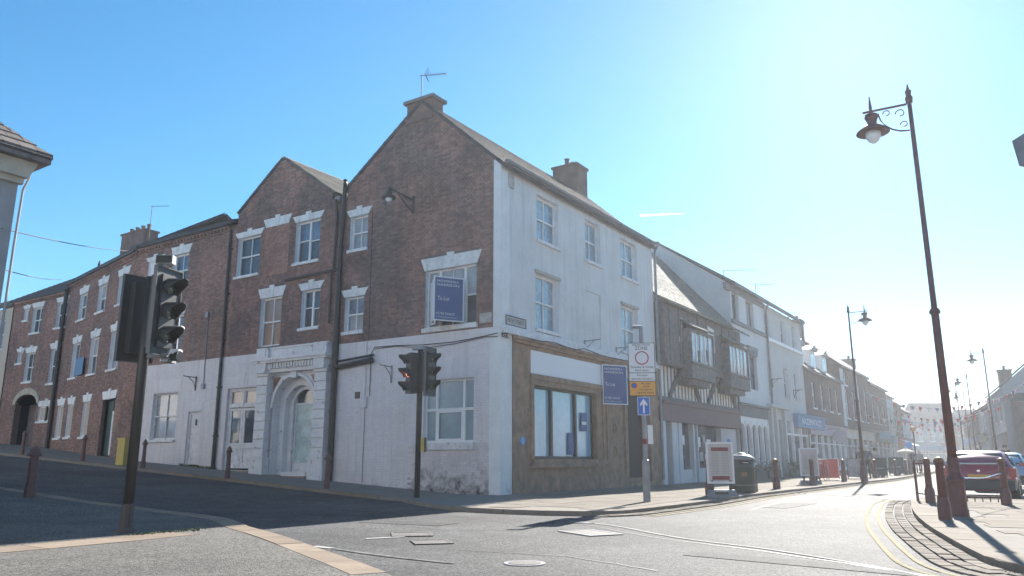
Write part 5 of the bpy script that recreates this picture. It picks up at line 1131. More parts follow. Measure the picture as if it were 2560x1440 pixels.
# ---- unseen houses added beside and behind the camera to bounce sunlight on shaded fronts
def back(P, D, left, L_, lab, wm, ze=8.6, n=4):
    W = Wall(P, D, left); return simple_house('rendered_house', lab, W, 0, L_, ze, R(36), 4, wm, 'slate', [(1 + (L_ - 2) * k / n, 2 + (L_ - 2) * k / n, z, z + 1.6) for k in range(n) for z in (3.9, 6.4)], shop=('tealsh', 4, 'white'))
q = WL.p(-36, 31, 0)[:2]; back(q, dL, False, 17, 'added unseen white shops bouncing light from behind the viewer, right part', 'white')
q = WL.p(-18.9, 31, 0)[:2]; back(q, dL, False, 17, 'added unseen white shops bouncing light from behind the viewer, middle part', 'white')
q = WL.p(-1.8, 31, 0)[:2]; back(q, dL, False, 17, 'added unseen white shops bouncing light from behind the viewer, left part', 'white')
q = WL.p(10.8, 11.4, 0)[:2]; back(q, dL, False, 16, 'added unseen house bouncing light on the brick terrace across the side street', 'white', 7.6)
q = WL.p(26.9, 11.4, 0)[:2]; back(q, dL, False, 18, 'added unseen house bouncing light towards the carriage passage across the side street', 'white', 7.6)
q = WR.p(-26, 26, 0)[:2]; back(q, dR, True, 18, 'added unseen pale shops bouncing light on the High Street beside the viewer', 'creamg')
q = WR.p(-7.9, 26, 0)[:2]; back(q, dR, True, 17, 'added unseen pale shops bouncing light on the High Street, just out of view', 'whiteg')

# ================================================================ STREET LAMPS
def make_lamp(loc, ang, label, h=8.2, big=True, arm=.70):
    r = thing('street_lamp', label, 'street lamp', loc, ang, 'maroon street lamps along the High Street'); ns = 16 if big else 8
    obj('base', MB().lathe([(.155, 0), (.155, .10), (.14, .14), (.14, .55), (.155, .58), (.155, .62), (.10, .74), (.09, 1.0)], n=12), 'maroon', r, local=True)
    obj('column', MB().tube([(0, 0, 1.0), (0, 0, 3.6), (0, 0, 3.65), (0, 0, 7.0), (0, 0, h - .38)], [.078, .066, .052, .042, .038], 12), 'maroon', r, True, local=True)
    obj('collar', MB().lathe([(.09, 0), (.095, .05), (.07, .1)], (0, 0, 3.58), 12), 'maroon', r, local=True)
    obj('finial', MB().lathe([(.062, 0), (.07, .10), (.045, .16), (.058, .22), (.058, .24), (.03, .28), (.005, .40)], (0, 0, h - .4), 10), 'maroon', r, local=True)
    mb = MB(); za = h - .42; mb.tube([(.05, 0, za), (arm + .15, 0, za + .02)], .022, 6)
    mb.tube([(.05, 0, za - .55)] + [(.05 + .75 * arm * math.sin(t), 0, za - .55 + .52 * (1 - math.cos(t)) ** 1.0) for t in (.3, .6, .9, 1.2, 1.5)], .016, 6)
    for cx, cz, rr_ in ((.18, -.16, .09), (.42, -.10, .07), (.13, -.40, .07), (.72, -.07, .06)):
        mb.tube([(cx + rr_ * math.cos(t * .62) * (1 - t * .05), 0, za + cz + rr_ * math.sin(t * .62) * (1 - t * .05)) for t in range(9)], .011, 5)
    obj('bracket', mb, 'maroon', r, local=True)
    c = (arm, 0, za)
    obj('lantern_cap', MB().lathe([(.008, .34), (.03, .12), (.03, -.04), (.12, -.06), (.13, -.12), (.09, -.2), (.09, -.3)], c, ns), 'maroon', r, local=True)
    obj('lamp_shade', MB().lathe([(.09, -.28), (.15, -.30), (.30, -.42), (.31, -.45), (.15, -.44)], c, ns * 2 if big else ns), 'maroon', r, True, local=True)
    obj('lamp_bowl', MB().lathe([(.15, -.44), (.14, -.54), (.09, -.63), (.02, -.67)], c, ns), 'lampglass', r, True, local=True)
    return r
angL = math.atan2(.5562, -.8311)      # towards the left facades
lampA = make_lamp((7.8, 13.96, 0), angL, 'tallest and nearest street lamp, standing on the right pavement, washed out by the sun')
def lampcopy(loc, a, label): return dup(lampA, loc, a, label)
lampcopy((16.0, 36.0, 0), angL + math.pi, 'second street lamp, standing on the left pavement with its lantern to the right')
lampcopy((30.9, 50.2, 0), angL, 'right-hand street lamp nearest the white gabled house, lantern to its left')
lampcopy((38.5, 65.3, 0), angL, 'street lamp on the right, just left of the lamp by the white gabled house')
lampcopy((42.2, 73.5, 0), angL, 'street lamp seen close against the tall foreground lamp column on its right side')
lampcopy((47.2, 81, 0), angL, 'farther right-hand street lamp with only its thin upper column against the cloud')
lampcopy((62.5, 104, 0), angL, 'farthest street lamp, a short thin spike near the horizon cloud')

# ================================================================ BOLLARDS
def make_bollard(loc, label, kind='round', group='maroon bollards on the left pavement'):
    r = thing('bollard', label, 'bollard', loc, 0, group)
    if kind == 'round':
        obj('base', MB().lathe([(.125, 0), (.125, .26), (.09, .36)], n=8, sides_rot=.5), 'maroon', r, local=True)
        obj('post', MB().lathe([(.088, .36), (.078, .86), (.095, .88), (.095, .92)], n=14), 'maroon', r, True, local=True)
        obj('cap', MB().lathe([(.10, .92), (.10, .95), (.07, .985), (.015, 1.0)], n=14), 'gold_lit_cap', r, True, local=True)  # lit top of the maroon post put into the cap colour
    else:       # pointed head
        obj('post', MB().lathe([(.085, 0), (.085, .22), (.07, .26), (.062, .78), (.062, .80)], n=8), 'maroon', r, local=True)
        obj('cap', MB().lathe([(.10, .80), (.105, .83), (.075, .88), (.06, .93), (.012, 1.0)], n=8), 'maroon', r, local=True)
    return r
b0 = make_bollard((5.37, 21.6, 0), 'bollard partly hidden by the nearer menu board', group='maroon bollards on the left pavement')
for (x, y, lb) in ((7.4, 24.35, 'bollard just right of the big green litter bin'), (8.96, 26.9, 'second bollard right of the litter bin, standing alone'), (11.9, 31.4, 'bollard in front of the second menu board'),
                   (15.2, 36.3, 'bollard between the red canvas barrier and the display board'), (18.0, 40.7, 'bollard in front of the rounded display board'), (20.0, 43.6, 'bollard at the left edge of the far chalkboard'),
                   (21.3, 45.5, 'leaning bollard just right of the far chalkboard'), (24.0, 49.5, 'bollard at the left of the small farthest board'), (25.0, 51.2, 'bollard in front of the small farthest board'), (26.2, 52.6, 'bollard right of the farthest board'), (27.2, 54.1, 'last bollard before the kerb swings away')):
    dup(b0, (x, y, 0), 0, lb)
p0 = None
for (u, v, lb) in ((4.38, 2.3, 'pointed bollard in front of the right pilaster of the white doorway'), (8.46, 2.6, 'pointed bollard beside the slim black downpipe and double doors'), (13.64, 2.25, 'pointed bollard below the painted sash window'), (17.75, 2.2, 'pointed bollard by the blocked white window of the far terrace'), (22.3, 2.3, 'pointed bollard near the white two-part window of the far terrace'), (26.5, 2.0, 'pointed bollard at the left edge beyond the arched passage')):
    x, y = WL.p(u, v, 0)[:2]
    if p0 is None: p0 = make_bollard((x, y, T(x, y)), lb, 'point', 'pointed bollards along the side street')
    else: dup(p0, (x, y, T(x, y)), 0, lb)
x, y = -10.05, 16.6
nb = dup(p0, (x, y, T(x, y) - .05), 0, 'dark near bollard on the left footway, alone in deep shade'); nb.scale = (1.35, 1.35, 1.1)
# right side: bollards and railing
b1 = dup(b0, (7.05, 13.04, 0), 0, 'near maroon bollard just left of the tall foreground lamp'); b1['group'] = 'maroon bollards on the right pavement'; b1.scale = (.82, .82, 1)
for (x, y, lb) in ((9.55, 18.2, 'maroon post carrying the left end of the railing'), (10.72, 17.3, 'maroon post carrying the right end of the railing'), (17.6, 27.0, 'bollard on the far side of the parked cars by the curved kerb'), (20.2, 31.5, 'dark bollard at the right edge beside the walking person')):
    q = dup(b0, (x, y, 0), 0, lb); q['group'] = 'maroon bollards on the right pavement'; q.scale = (.85, .85, 1)
rl = thing('railing', 'maroon railing with thin rails in front of the parked red car', 'railing', (10.2, 17.8, 0))
a, b = Vector((9.55, 18.2, 0)), Vector((10.72, 17.3, 0)); c = Vector((9.72, 19.1, 0))
obj('rail', MB().tube([a + Vector((0, 0, .88)), b + Vector((0, 0, .88))], .022, 6), 'chrome', rl); obj('rail', MB().tube([a + Vector((0, 0, .16)), b + Vector((0, 0, .16))], .014, 6), 'maroon', rl)
for k in range(1, 10): p = a.lerp(b, k / 10); obj('bar', MB().tube([p + Vector((0, 0, .05)), p + Vector((0, 0, .16))], .012, 5), 'maroon', rl)
obj('rail', MB().tube([a + Vector((0, 0, .88)), c + Vector((0, 0, .88))], .022, 6).tube([a + Vector((0, 0, .18)), c + Vector((0, 0, .18))], .02, 6).tube([c, c + Vector((0, 0, .92))], .03, 6), 'maroon', rl)
obj('chain', MB().tube([Vector((8.15, 14.35, .63)), Vector((9.4, 15.8, .60)), b + Vector((0, 0, .68))], .012, 5), 'chrome', rl)

# ================================================================ TRAFFIC LIGHTS
def signal_head(root, z, ang, s=1.0, lit=None, off=.12, board=True):
    """three-aspect head facing direction ang (local to root)"""
    M4 = Matrix.Rotation(ang - math.pi / 2, 4, 'Z')
    def add(name, mb, m, par, smooth=False):
        mb.v = [tuple((M4 @ Vector(v))[:]) for v in mb.v]; return obj(name, mb, m, par, smooth, local=True)
    def sc(mb): mb.v = [(x * s, y * s, (zz) * s + z) for x, y, zz in mb.v]; return mb
    y0 = off / s; h = 1.02
    hd = add('signal_head', sc(MB().box(-.15, .15, y0, y0 + .20, 0, h)), 'blackpl', root)
    if board:
        e = .10; bd = sc(MB().box(-.15 - e, .15 + e, y0 + .15, y0 + .17, -e, h + e)); add('backing_board', bd, 'blackpl', root)
        rim = MB(); t = .012
        for q in ((-.15 - e - t, -.15 - e, -e - t, h + e + t), (.15 + e, .15 + e + t, -e - t, h + e + t), (-.15 - e, .15 + e, -e - t, -e), (-.15 - e, .15 + e, h + e, h + e + t)): rim.box(q[0], q[1], y0 + .13, y0 + .19, q[2], q[3])
        add('board_rim', sc(rim), 'rim', root)
    for k in range(3):
        zc = .17 + k * .34; c = (0, y0 + .2, zc)
        add('signal_lens', sc(MB().lathe([(.105, 0), (.10, .015), (.05, .03), (.005, .035)], c, 16, 'y')), lit if (lit and k == 1) else 'lens', root, True)
        v = MB(); n = 12; vs = []; L0 = .26      # hooded visor: longer on top
        for i in range(n + 1):
            t = math.pi * (-.22 + 1.44 * i / n); r1 = .135; up = max(0, math.sin(t)); ln = .08 + (L0 - .08) * (up ** .6 if up > 0 else 0)
            vs += [(r1 * math.cos(t), c[1] - .0, zc + r1 * math.sin(t)), (r1 * 1.02 * math.cos(t), c[1] + ln, zc + r1 * 1.02 * math.sin(t) - .02),
                   (r1 * .94 * math.cos(t), c[1] - .0, zc + r1 * .94 * math.sin(t)), (r1 * .96 * math.cos(t), c[1] + ln, zc + r1 * .96 * math.sin(t) - .02)]
        fs = []
        for i in range(n):
            a_, b_ = i * 4, (i + 1) * 4; fs += [(a_, a_ + 1, b_ + 1, b_), (a_ + 2, b_ + 2, b_ + 3, a_ + 3), (a_ + 1, a_ + 3, b_ + 3, b_ + 1)]
        v.add(vs, fs); add('visor', sc(v), 'blackpl', root)
    return hd
tl = thing('traffic_light', 'near traffic light on the left footway with back-to-back black heads', 'traffic light', (-5.24, 10.9, 0))
obj('pole', MB().tube([(0, 0, 0), (0, 0, 2.35), (0, 0, 3.55)], .07, 14), 'black', tl, True, local=True)
obj('pole_base', MB().lathe([(.11, 0), (.11, .03), (.085, .06), (.08, .35), (.072, .37)], n=14), 'iron', tl, local=True)
aR = math.atan2(-.28, .96)
signal_head(tl, 2.50, aR, 1.02, off=.13); signal_head(tl, 2.44, math.atan2(.62, -.78), 1.02, off=.13)
obj('detector', MB().box(.12, .34, -.18, -.04, 3.722, 3.828), 'dark', tl, local=True); obj('detector_housing', MB().box(.11, .35, -.17, -.045, 3.712, 3.838).box(.2, .24, -.12, -.08, 3.55, 3.71), 'galv', tl, local=True)
obj('bracket', MB().tube([(.02, .0, 2.38), (.38, -.10, 2.40)], .03, 8).tube([(.38, -.1, 2.40), (.40, -.06, 2.5)], .02, 6), 'galv', tl, local=True)
# small white-backed pedestrian head behind
pb_ = obj('pedestrian_head', MB().box(.24, .34, .02, .30, 2.32, 3.0), 'galv', tl, local=True)
for z in (2.42, 2.76): obj('visor', MB().tube([(.34, .16, z), (.46, .12, z - .01)], .075, 12), 'blackpl', tl, local=True); obj('visor_top', MB().wprism(Wall((0, 0), (0, 1)), [(.07, z + .02), (.25, z + .02), (.22, z + .09), (.10, z + .09)], -.34, -.45), 'signw', tl, local=True)
tm = thing('traffic_light', 'second traffic light in front of the painted wall, with a yellow push button box', 'traffic light', (-2.47, 20.7, 0))
obj('pole', MB().tube([(0, 0, 0), (0, 0, 2.6), (0, 0, 3.85)], .075, 12), 'black', tm, True, local=True)
signal_head(tm, 2.68, math.atan2(-.5, -.86), 1.05, lit='lens_lit', off=.14, board=False); signal_head(tm, 2.72, math.atan2(-.42, .9), 1.05, off=.14)
obj('detector', MB().box(-.22, .08, -.1, .1, 3.86, 3.98).box(-.02, .04, -.03, .03, 3.8, 3.87), 'galv', tm, local=True)
pbx = obj('push_button_box', MB().box(.08, .17, -.16, .02, 1.17, 1.52), 'ochre', tm, local=True); obj('box_cover', MB().box(.17, .215, -.17, .03, 1.16, 1.53), 'black', tm, local=True)

# ================================================================ PEDESTRIAN ZONE SIGN
sp_ = thing('road_sign', 'pedestrian zone sign post with a blue arrow plate on the left pavement', 'road sign', (3.14, 18.55, 0), R(-4))
obj('post', MB().tube([(0, 0, 0), (0, 0, .95), (0, 0, .96), (0, 0, 4.12)], [.085, .085, .052, .052], 14), 'galv', sp_, local=True)
obj('post_cap', MB().tube([(0, 0, 3.98), (0, 0, 4.12), (-.2, 0, 4.12)], .05, 8), 'galv', sp_, local=True)
obj('post_band', MB().lathe([(.058, 0), (.058, .12)], (0, 0, 1.32), 12), 'burg', sp_, local=True); obj('leaflet', MB().box(.07, .19, -.06, -.05, 1.32, 1.76), 'signw', sp_, local=True)
yf = -.09
pl_ = obj('sign_plate', MB().box(-.335, .305, yf + .002, yf + .02, 2.44, 3.72), 'signbk', sp_, local=True)
def sbox(n_, x0, x1, z0, z1, m, d=.004): return obj(n_, MB().box(x0, x1, yf - d, yf + .001, z0, z1), m, sp_, local=True)
sbox('sign_panel', -.32, .29, 3.0, 3.705, 'signw'); sbox('sign_panel', -.32, .29, 2.80, 2.985, 'signw'); sbox('sign_panel', -.32, .29, 2.455, 2.785, 'signyel')
obj('ring', MB().lathe([(.165, 0), (.165, -.008), (.135, -.008), (.135, 0)], (-.01, yf - .004, 3.35), 28, 'y'), 'signred', sp_, local=True); obj('ring_centre', MB().tube([(-.01, yf - .003, 3.35), (-.01, yf - .014, 3.35)], .137, 28), 'signw', sp_, local=True)
obj('roundel', MB().tube([(-.215, yf - .003, 2.69), (-.215, yf - .010, 2.69)], .068, 18), 'signred', sp_, local=True); obj('roundel_centre', MB().tube([(-.215, yf - .003, 2.69), (-.215, yf - .014, 2.69)], .05, 18), 'signblue', sp_, local=True)
RX = Matrix.Rotation(R(90), 4, 'X')
def st(s, x, z, size, w_=None, m='signbk'): text('lettering', s, size, m, sp_, Matrix.Translation((x, yf - .007, z)) @ RX, 'CENTER', .002, w_)
st('PEDESTRIAN', -.015, 3.665, .062, .42); st('ZONE', -.015, 3.58, .125, .30); st('Tuesday & Friday', -.015, 3.13, .068, .56); st('8am-6pm', -.015, 3.05, .066, .33)
st('Except', -.015, 2.935, .075, .24); st('permit holders', -.015, 2.85, .075, .50); st('At any', .06, 2.735, .065, .22); st('time', .07, 2.665, .065, .14); st('except in', .06, 2.595, .065, .30); st('signed bays', .04, 2.52, .065, .40)
ar = obj('arrow_plate', MB().box(-.15, .14, yf + .0, yf + .02, 1.99, 2.42), 'signw', sp_, local=True); sbox('arrow_panel', -.137, .127, 2.003, 2.407, 'signblue')
obj('arrow', MB().add([(x - .005, yf - .008, z) for x, z in ((-.022, 2.04), (.022, 2.04), (.022, 2.25), (.085, 2.2), (.085, 2.26), (0, 2.375), (-.085, 2.26), (-.085, 2.2), (-.022, 2.25))], [tuple(range(9))]), 'signw', sp_, local=True)

# ================================================================ LITTER BIN, BOARDS, PLANTERS
bn = thing('litter_bin', 'large dark green litter bin with a pale domed lid between menu board and bollard', 'litter bin', (6.9, 23.75, 0)); bn.scale = (1.28, 1.28, 1)
obj('body', MB().lathe([(.27, 0), (.29, .05), (.29, .72), (.30, .74), (.30, .76), (.29, .78), (.29, .98)], n=24), 'bingreen', bn, True, local=True)
for z in (.22, .75): obj('band', MB().lathe([(.297, 0), (.297, .02)], (0, 0, z), 24), 'galv', bn, local=True)
obj('lid', MB().lathe([(.32, .96), (.32, .99), (.20, 1.10), (.12, 1.12), (.10, 1.16), (.02, 1.18)], n=24), 'lead', bn, True, local=True)
obj('slot', MB().box(-.14, .1, -.305, -.28, .84, .93), 'dark', bn, local=True); obj('emblem', MB().box(-.09, .03, -.298, -.28, .48, .60), 'gold_lit_cap', bn, local=True); obj('handle', MB().box(-.05, .07, -.32, -.30, .87, .885), 'signw', bn, local=True)
def menu_board(loc, ang, label, m2='burg'):
    r = thing('menu_board', label, 'pavement sign', loc, ang, 'framed menu boards on weighted bases')
    obj('base', MB().hexa([(-.42, -.28, 0), (.42, -.28, 0), (.42, .28, 0), (-.42, .28, 0), (-.34, -.12, .17), (.34, -.12, .17), (.34, .12, .17), (-.34, .12, .17)]), 'lead', r, local=True)
    obj('base_slot', MB().box(-.2, .15, -.23, -.2, .06, .13), 'iron', r, local=True)
    for x in (-.24, .24): obj('leg', MB().box(x - .035, x + .035, -.03, .03, .1, .42), 'iron', r, local=True)
    obj('panel', MB().box(-.31, .31, -.03, .03, .36, 1.38), 'menu', r, local=True)
    f = MB()
    for q in ((-.36, -.31, .33, 1.43), (.31, .36, .33, 1.43), (-.31, .31, .33, .385), (-.31, .31, 1.38, 1.43)): f.box(q[0], q[1], -.045, .045, q[2], q[3])
    obj('frame', f, 'signw', r, local=True)
    for z in (1.24, .48): obj('heading', MB().box(-.23, .23, -.036, -.03, z - .05, z + .05), m2, r, local=True)
    ln = MB()
    for k in range(14): z = 1.14 - k * .042; ln.box(-.23, -.04, -.034, -.03, z, z + .012); ln.box(.05, .23, -.034, -.03, z, z + .012)
    tag(obj('print_lines', ln, 'clothg', r, local=True), kind='stuff'); return r
mb0 = menu_board((5.65, 21.45, 0), R(-8), 'nearer framed menu board with burgundy headings on the left pavement')
m2 = dup(mb0, (12.0, 31.9, 0), R(-12), 'farther framed menu board, all pale, standing behind a bollard')
for ch_ in list(m2.children):
    if ch_.name.startswith('heading'):
        bpy.data.objects.remove(ch_)
def aboard(loc, ang, label, w_, h_, m, fm='iron', round_=False, grp='folding boards on the far pavement'):
    r = thing('pavement_board', label, 'pavement sign', loc, ang, grp); t = .22
    for s_ in (-1, 1):
        q = [(-w_ / 2, s_ * t, .1), (w_ / 2, s_ * t, .1), (w_ / 2, s_ * .03, h_), (-w_ / 2, s_ * .03, h_)]; obj('panel', MB().slab(q, .02), m, r, local=True)
    f = MB()
    for x in (-w_ / 2 - .02, w_ / 2 + .02):
        f.tube([(x, -t, 0), (x, -.03, h_ + .02)], .018, 5); f.tube([(x, t, 0), (x, .03, h_ + .02)], .018, 5)
    f.tube([(-w_ / 2, -.02, h_ + .02), (w_ / 2, -.02, h_ + .02)], .018, 5); obj('frame', f, fm, r, local=True)
    obj('lettering_panel', MB().box(-w_ * .3, w_ * .3, -t * .75, -t * .73 + .01, h_ * .45, h_ * .5), 'oldsign', r, local=True); return r
aboard((17.9, 41.2, 0), R(-20), 'rounded grey and brown display board behind a bollard, below the walking person', .75, 1.0, 'oldsign')
aboard((20.8, 44.8, 0), R(-18), 'dark far chalkboard standing between two bollards', .72, 1.05, 'chalk')
aboard((24.7, 50.8, 0), R(-18), 'smallest farthest dark board among bollards at the kerb', .8, 1.1, 'chalk')
# red canvas barrier
rb = thing('cafe_barrier', 'bright red canvas cafe barrier on the left pavement', 'cafe barrier', (15.1, 37.8, 0), R(30))
obj('canvas', MB().box(-.75, .75, -.012, .012, .12, 1.0), 'redcloth', rb, local=True)
fr2 = MB()
for x in (-.78, .78, 0): fr2.tube([(x, 0, 0), (x, 0, 1.08)], .02, 6)
fr2.tube([(-.78, 0, 1.04), (.78, 0, 1.04)], .015, 6); obj('frame', fr2, 'chrome', rb, local=True)
for x in (-.78, .78): obj('foot', MB().lathe([(.16, 0), (.16, .03), (.03, .05)], (x, 0, 0), 10), 'iron', rb, local=True)
# planters with bushes at the gothic shopfront
def planter(u, o, L_, label, fm):
    r = thing('planter', label, 'planter', WR.p(u, o, 0), math.atan2(dR[1], dR[0]), 'planters along the shopfronts')
    obj('box', MB().box(-L_ / 2, L_ / 2, -.2, .2, 0, .42), 'planter', r, local=True)
    rnd = random.Random(int(u * 10)); mb = MB(); fl = MB()
    for k in range(700):
        x, y, z = rnd.uniform(-L_ / 2, L_ / 2), rnd.gauss(0, .14), .42 + abs(rnd.gauss(0, .22)); a = rnd.uniform(0, 6.28); s_ = rnd.uniform(.03, .06); dx, dy = math.cos(a) * s_, math.sin(a) * s_; dz = rnd.uniform(-.03, .05)
        (fl if k % 4 == 0 else mb).add([(x - dx, y - dy, z), (x + dy * .5, y - dx * .5, z + dz), (x + dx, y + dy, z + dz), (x - dy * .5, y + dx * .5, z)], [(0, 1, 2, 3)])
    tag(obj('foliage', mb, 'foliage', r, local=True), kind='stuff'); tag(obj('blossom', fl, fm, r, local=True), kind='stuff'); return r
planter(22.7, .45, 1.9, 'mauve flowering planter directly under the first gothic arches', 'blossom'); planter(25.2, .45, 2.2, 'green planter bushes under the last gothic arches', 'foliage'); planter(29.5, .6, 1.4, 'dark teal planter trough beside the teal door', 'foliage'); planter(33, .45, 4.6, 'long low teal planter beneath the blue fascia shop window', 'foliage')
# grit bin on the left
gb = thing('grit_bin', 'yellow grit bin or cabinet on the pavement behind the near traffic light', 'grit bin', (*WL.p(15.35, 1.9, 0)[:2], Tu(15.35)), math.atan2(dL[1], dL[0]))
obj('body', MB().box(-.24, .24, -.24, .24, 0, .9), 'ochre', gb, local=True); obj('lid', MB().box(-.26, .26, -.26, .26, .9, .97), 'ochre', gb, local=True)

# ================================================================ CARS
def make_car(loc, ang, label, paint):
    r = thing('parked_car', label, 'car', loc, ang, 'cars parked on the right of the High Street')
    S = [(0, .74, .68, .70, .74), (.05, .83, .93, .74, .97), (.28, .85, .96, .68, 1.20), (.62, .86, .97, .62, 1.43), (1.0, .87, .97, .61, 1.475), (1.6, .875, .96, .61, 1.49), (2.3, .875, .95, .59, 1.44), (2.95, .87, .93, .70, 1.02), (3.35, .86, .90, .70, .93), (3.85, .80, .78, .62, .80), (3.98, .72, .58, .55, .62)]
    def ring(y, w_, zb, wr, zr): return [(-w_ * .86, y, .26), (-w_, y, .36), (-w_ * 1.0, y, min(.62, zb - .05)), (-w_ * .97, y, zb), (-wr, y, zr - .05), (-wr * .8, y, zr - .005), (0, y, zr + .01), (wr * .8, y, zr - .005), (wr, y, zr - .05), (w_ * .97, y, zb), (w_, y, min(.62, zb - .05)), (w_, y, .36), (w_ * .86, y, .26)]
    mb = MB(); n = 13; vs = []; fs = []
    for s_ in S: vs += ring(*s_)
    for i in range(len(S) - 1):
        for k in range(n - 1): fs.append((i * n + k, i * n + k + 1, (i + 1) * n + k + 1, (i + 1) * n + k))
        fs.append((i * n + n - 1, i * n, (i + 1) * n, (i + 1) * n + n - 1))
    fs += [tuple(range(n)), tuple(range(len(vs) - n, len(vs)))]; mb.add(vs, fs)
    bd = obj('body', mb, paint, r, True, local=True)
    def q4(name, pts, m, o=.008):
        a, b, c, d = [Vector(p) for p in pts]; nn = (b - a).cross(d - a).normalized() * o; return obj(name, MB().hexa([a - nn, b - nn, c - nn, d - nn, a + nn, b + nn, c + nn, d + nn]), m, r, local=True)
    q4('rear_window', [(-.68, .12, 1.02), (.68, .12, 1.02), (.56, .57, 1.385), (-.56, .57, 1.385)], 'carglass', .02)
    q4('windscreen', [(-.70, 2.88, 1.06), (.70, 2.88, 1.06), (.55, 2.36, 1.40), (-.55, 2.36, 1.40)], 'carglass', .02)
    for s_ in (-1, 1):
        for y0, y1, t0, t1 in ((.55, 1.35, .62, 1.3), (1.42, 2.5, 1.42, 2.2)): q4('side_window', [(s_ * .85, y0, 1.0), (s_ * .85, y1, 1.0), (s_ * .645, t1, 1.38), (s_ * .645, t0, 1.38)], 'carglass', .012)
        obj('tail_light', MB().box(min(s_ * .70, s_ * .86), max(s_ * .70, s_ * .86), -.01, .12, .68, .94), 'taillight', r, local=True)
        obj('wing_mirror', MB().box(min(s_ * .88, s_ * 1.03), max(s_ * .88, s_ * 1.03), 2.3, 2.42, .98, 1.10), paint, r, local=True)
        for y in (.68, 3.22):
            wh = obj('wheel', MB().lathe([(.30, -.10), (.31, 0), (.30, .10)], (s_ * .77, y, .31), 20, 'x'), 'rubber', r, local=True)
            obj('hubcap', MB().lathe([(.19, -.105), (.19, .105)], (s_ * .77, y, .31), 14, 'x'), 'chrome', wh, local=True)
    obj('bumper', MB().hexa([(-.80, -.09, .30), (.80, -.09, .30), (.84, .1, .30), (-.84, .1, .30), (-.80, -.07, .58), (.80, -.07, .58), (.84, .1, .62), (-.84, .1, .62)]), 'blackpl', r, local=True)
    obj('number_plate', MB().box(-.26, .26, -.03, .0, .64, .75), 'signyel', r, local=True); obj('badge', MB().lathe([(.04, -.01), (.04, .01)], (0, .02, .86), 12, 'y'), 'chrome', r, local=True)
    obj('aerial', MB().tube([(0, 1.0, 1.48), (0, .96, 1.60)], .012, 5), 'black', r, local=True); obj('rear_wiper', MB().tube([(0, .10, 1.03), (.35, .18, 1.10)], .01, 4), 'black', r, local=True)
    obj('tailgate_seam', MB().box(-.62, .62, -.006, .03, .60, .612), 'dark', r, local=True)
    return r
ca = math.atan2(dR[1], dR[0]) - math.pi / 2
car = make_car((12.55, 21.3, ROAD), ca, 'red hatchback seen from behind, beyond the railing on the right', 'redcar')
car.scale = (1.0, 1.0, .87)
def recol(o, m):
    for ch_ in o.children:
        if ch_.type == 'MESH' and ch_.data.materials[0] == M['redcar']: ch_.data = ch_.data.copy(); ch_.data.materials[0] = M[m]
cb = dup(car, (16.3, 26.4, ROAD), ca, 'pale blue car parked just ahead of the red hatchback'); recol(cb, 'bluecar')
cc = dup(car, (20.3, 35.0, ROAD), ca, 'small white car farther up the street left of the red hatchback roof'); recol(cc, 'whitecar')

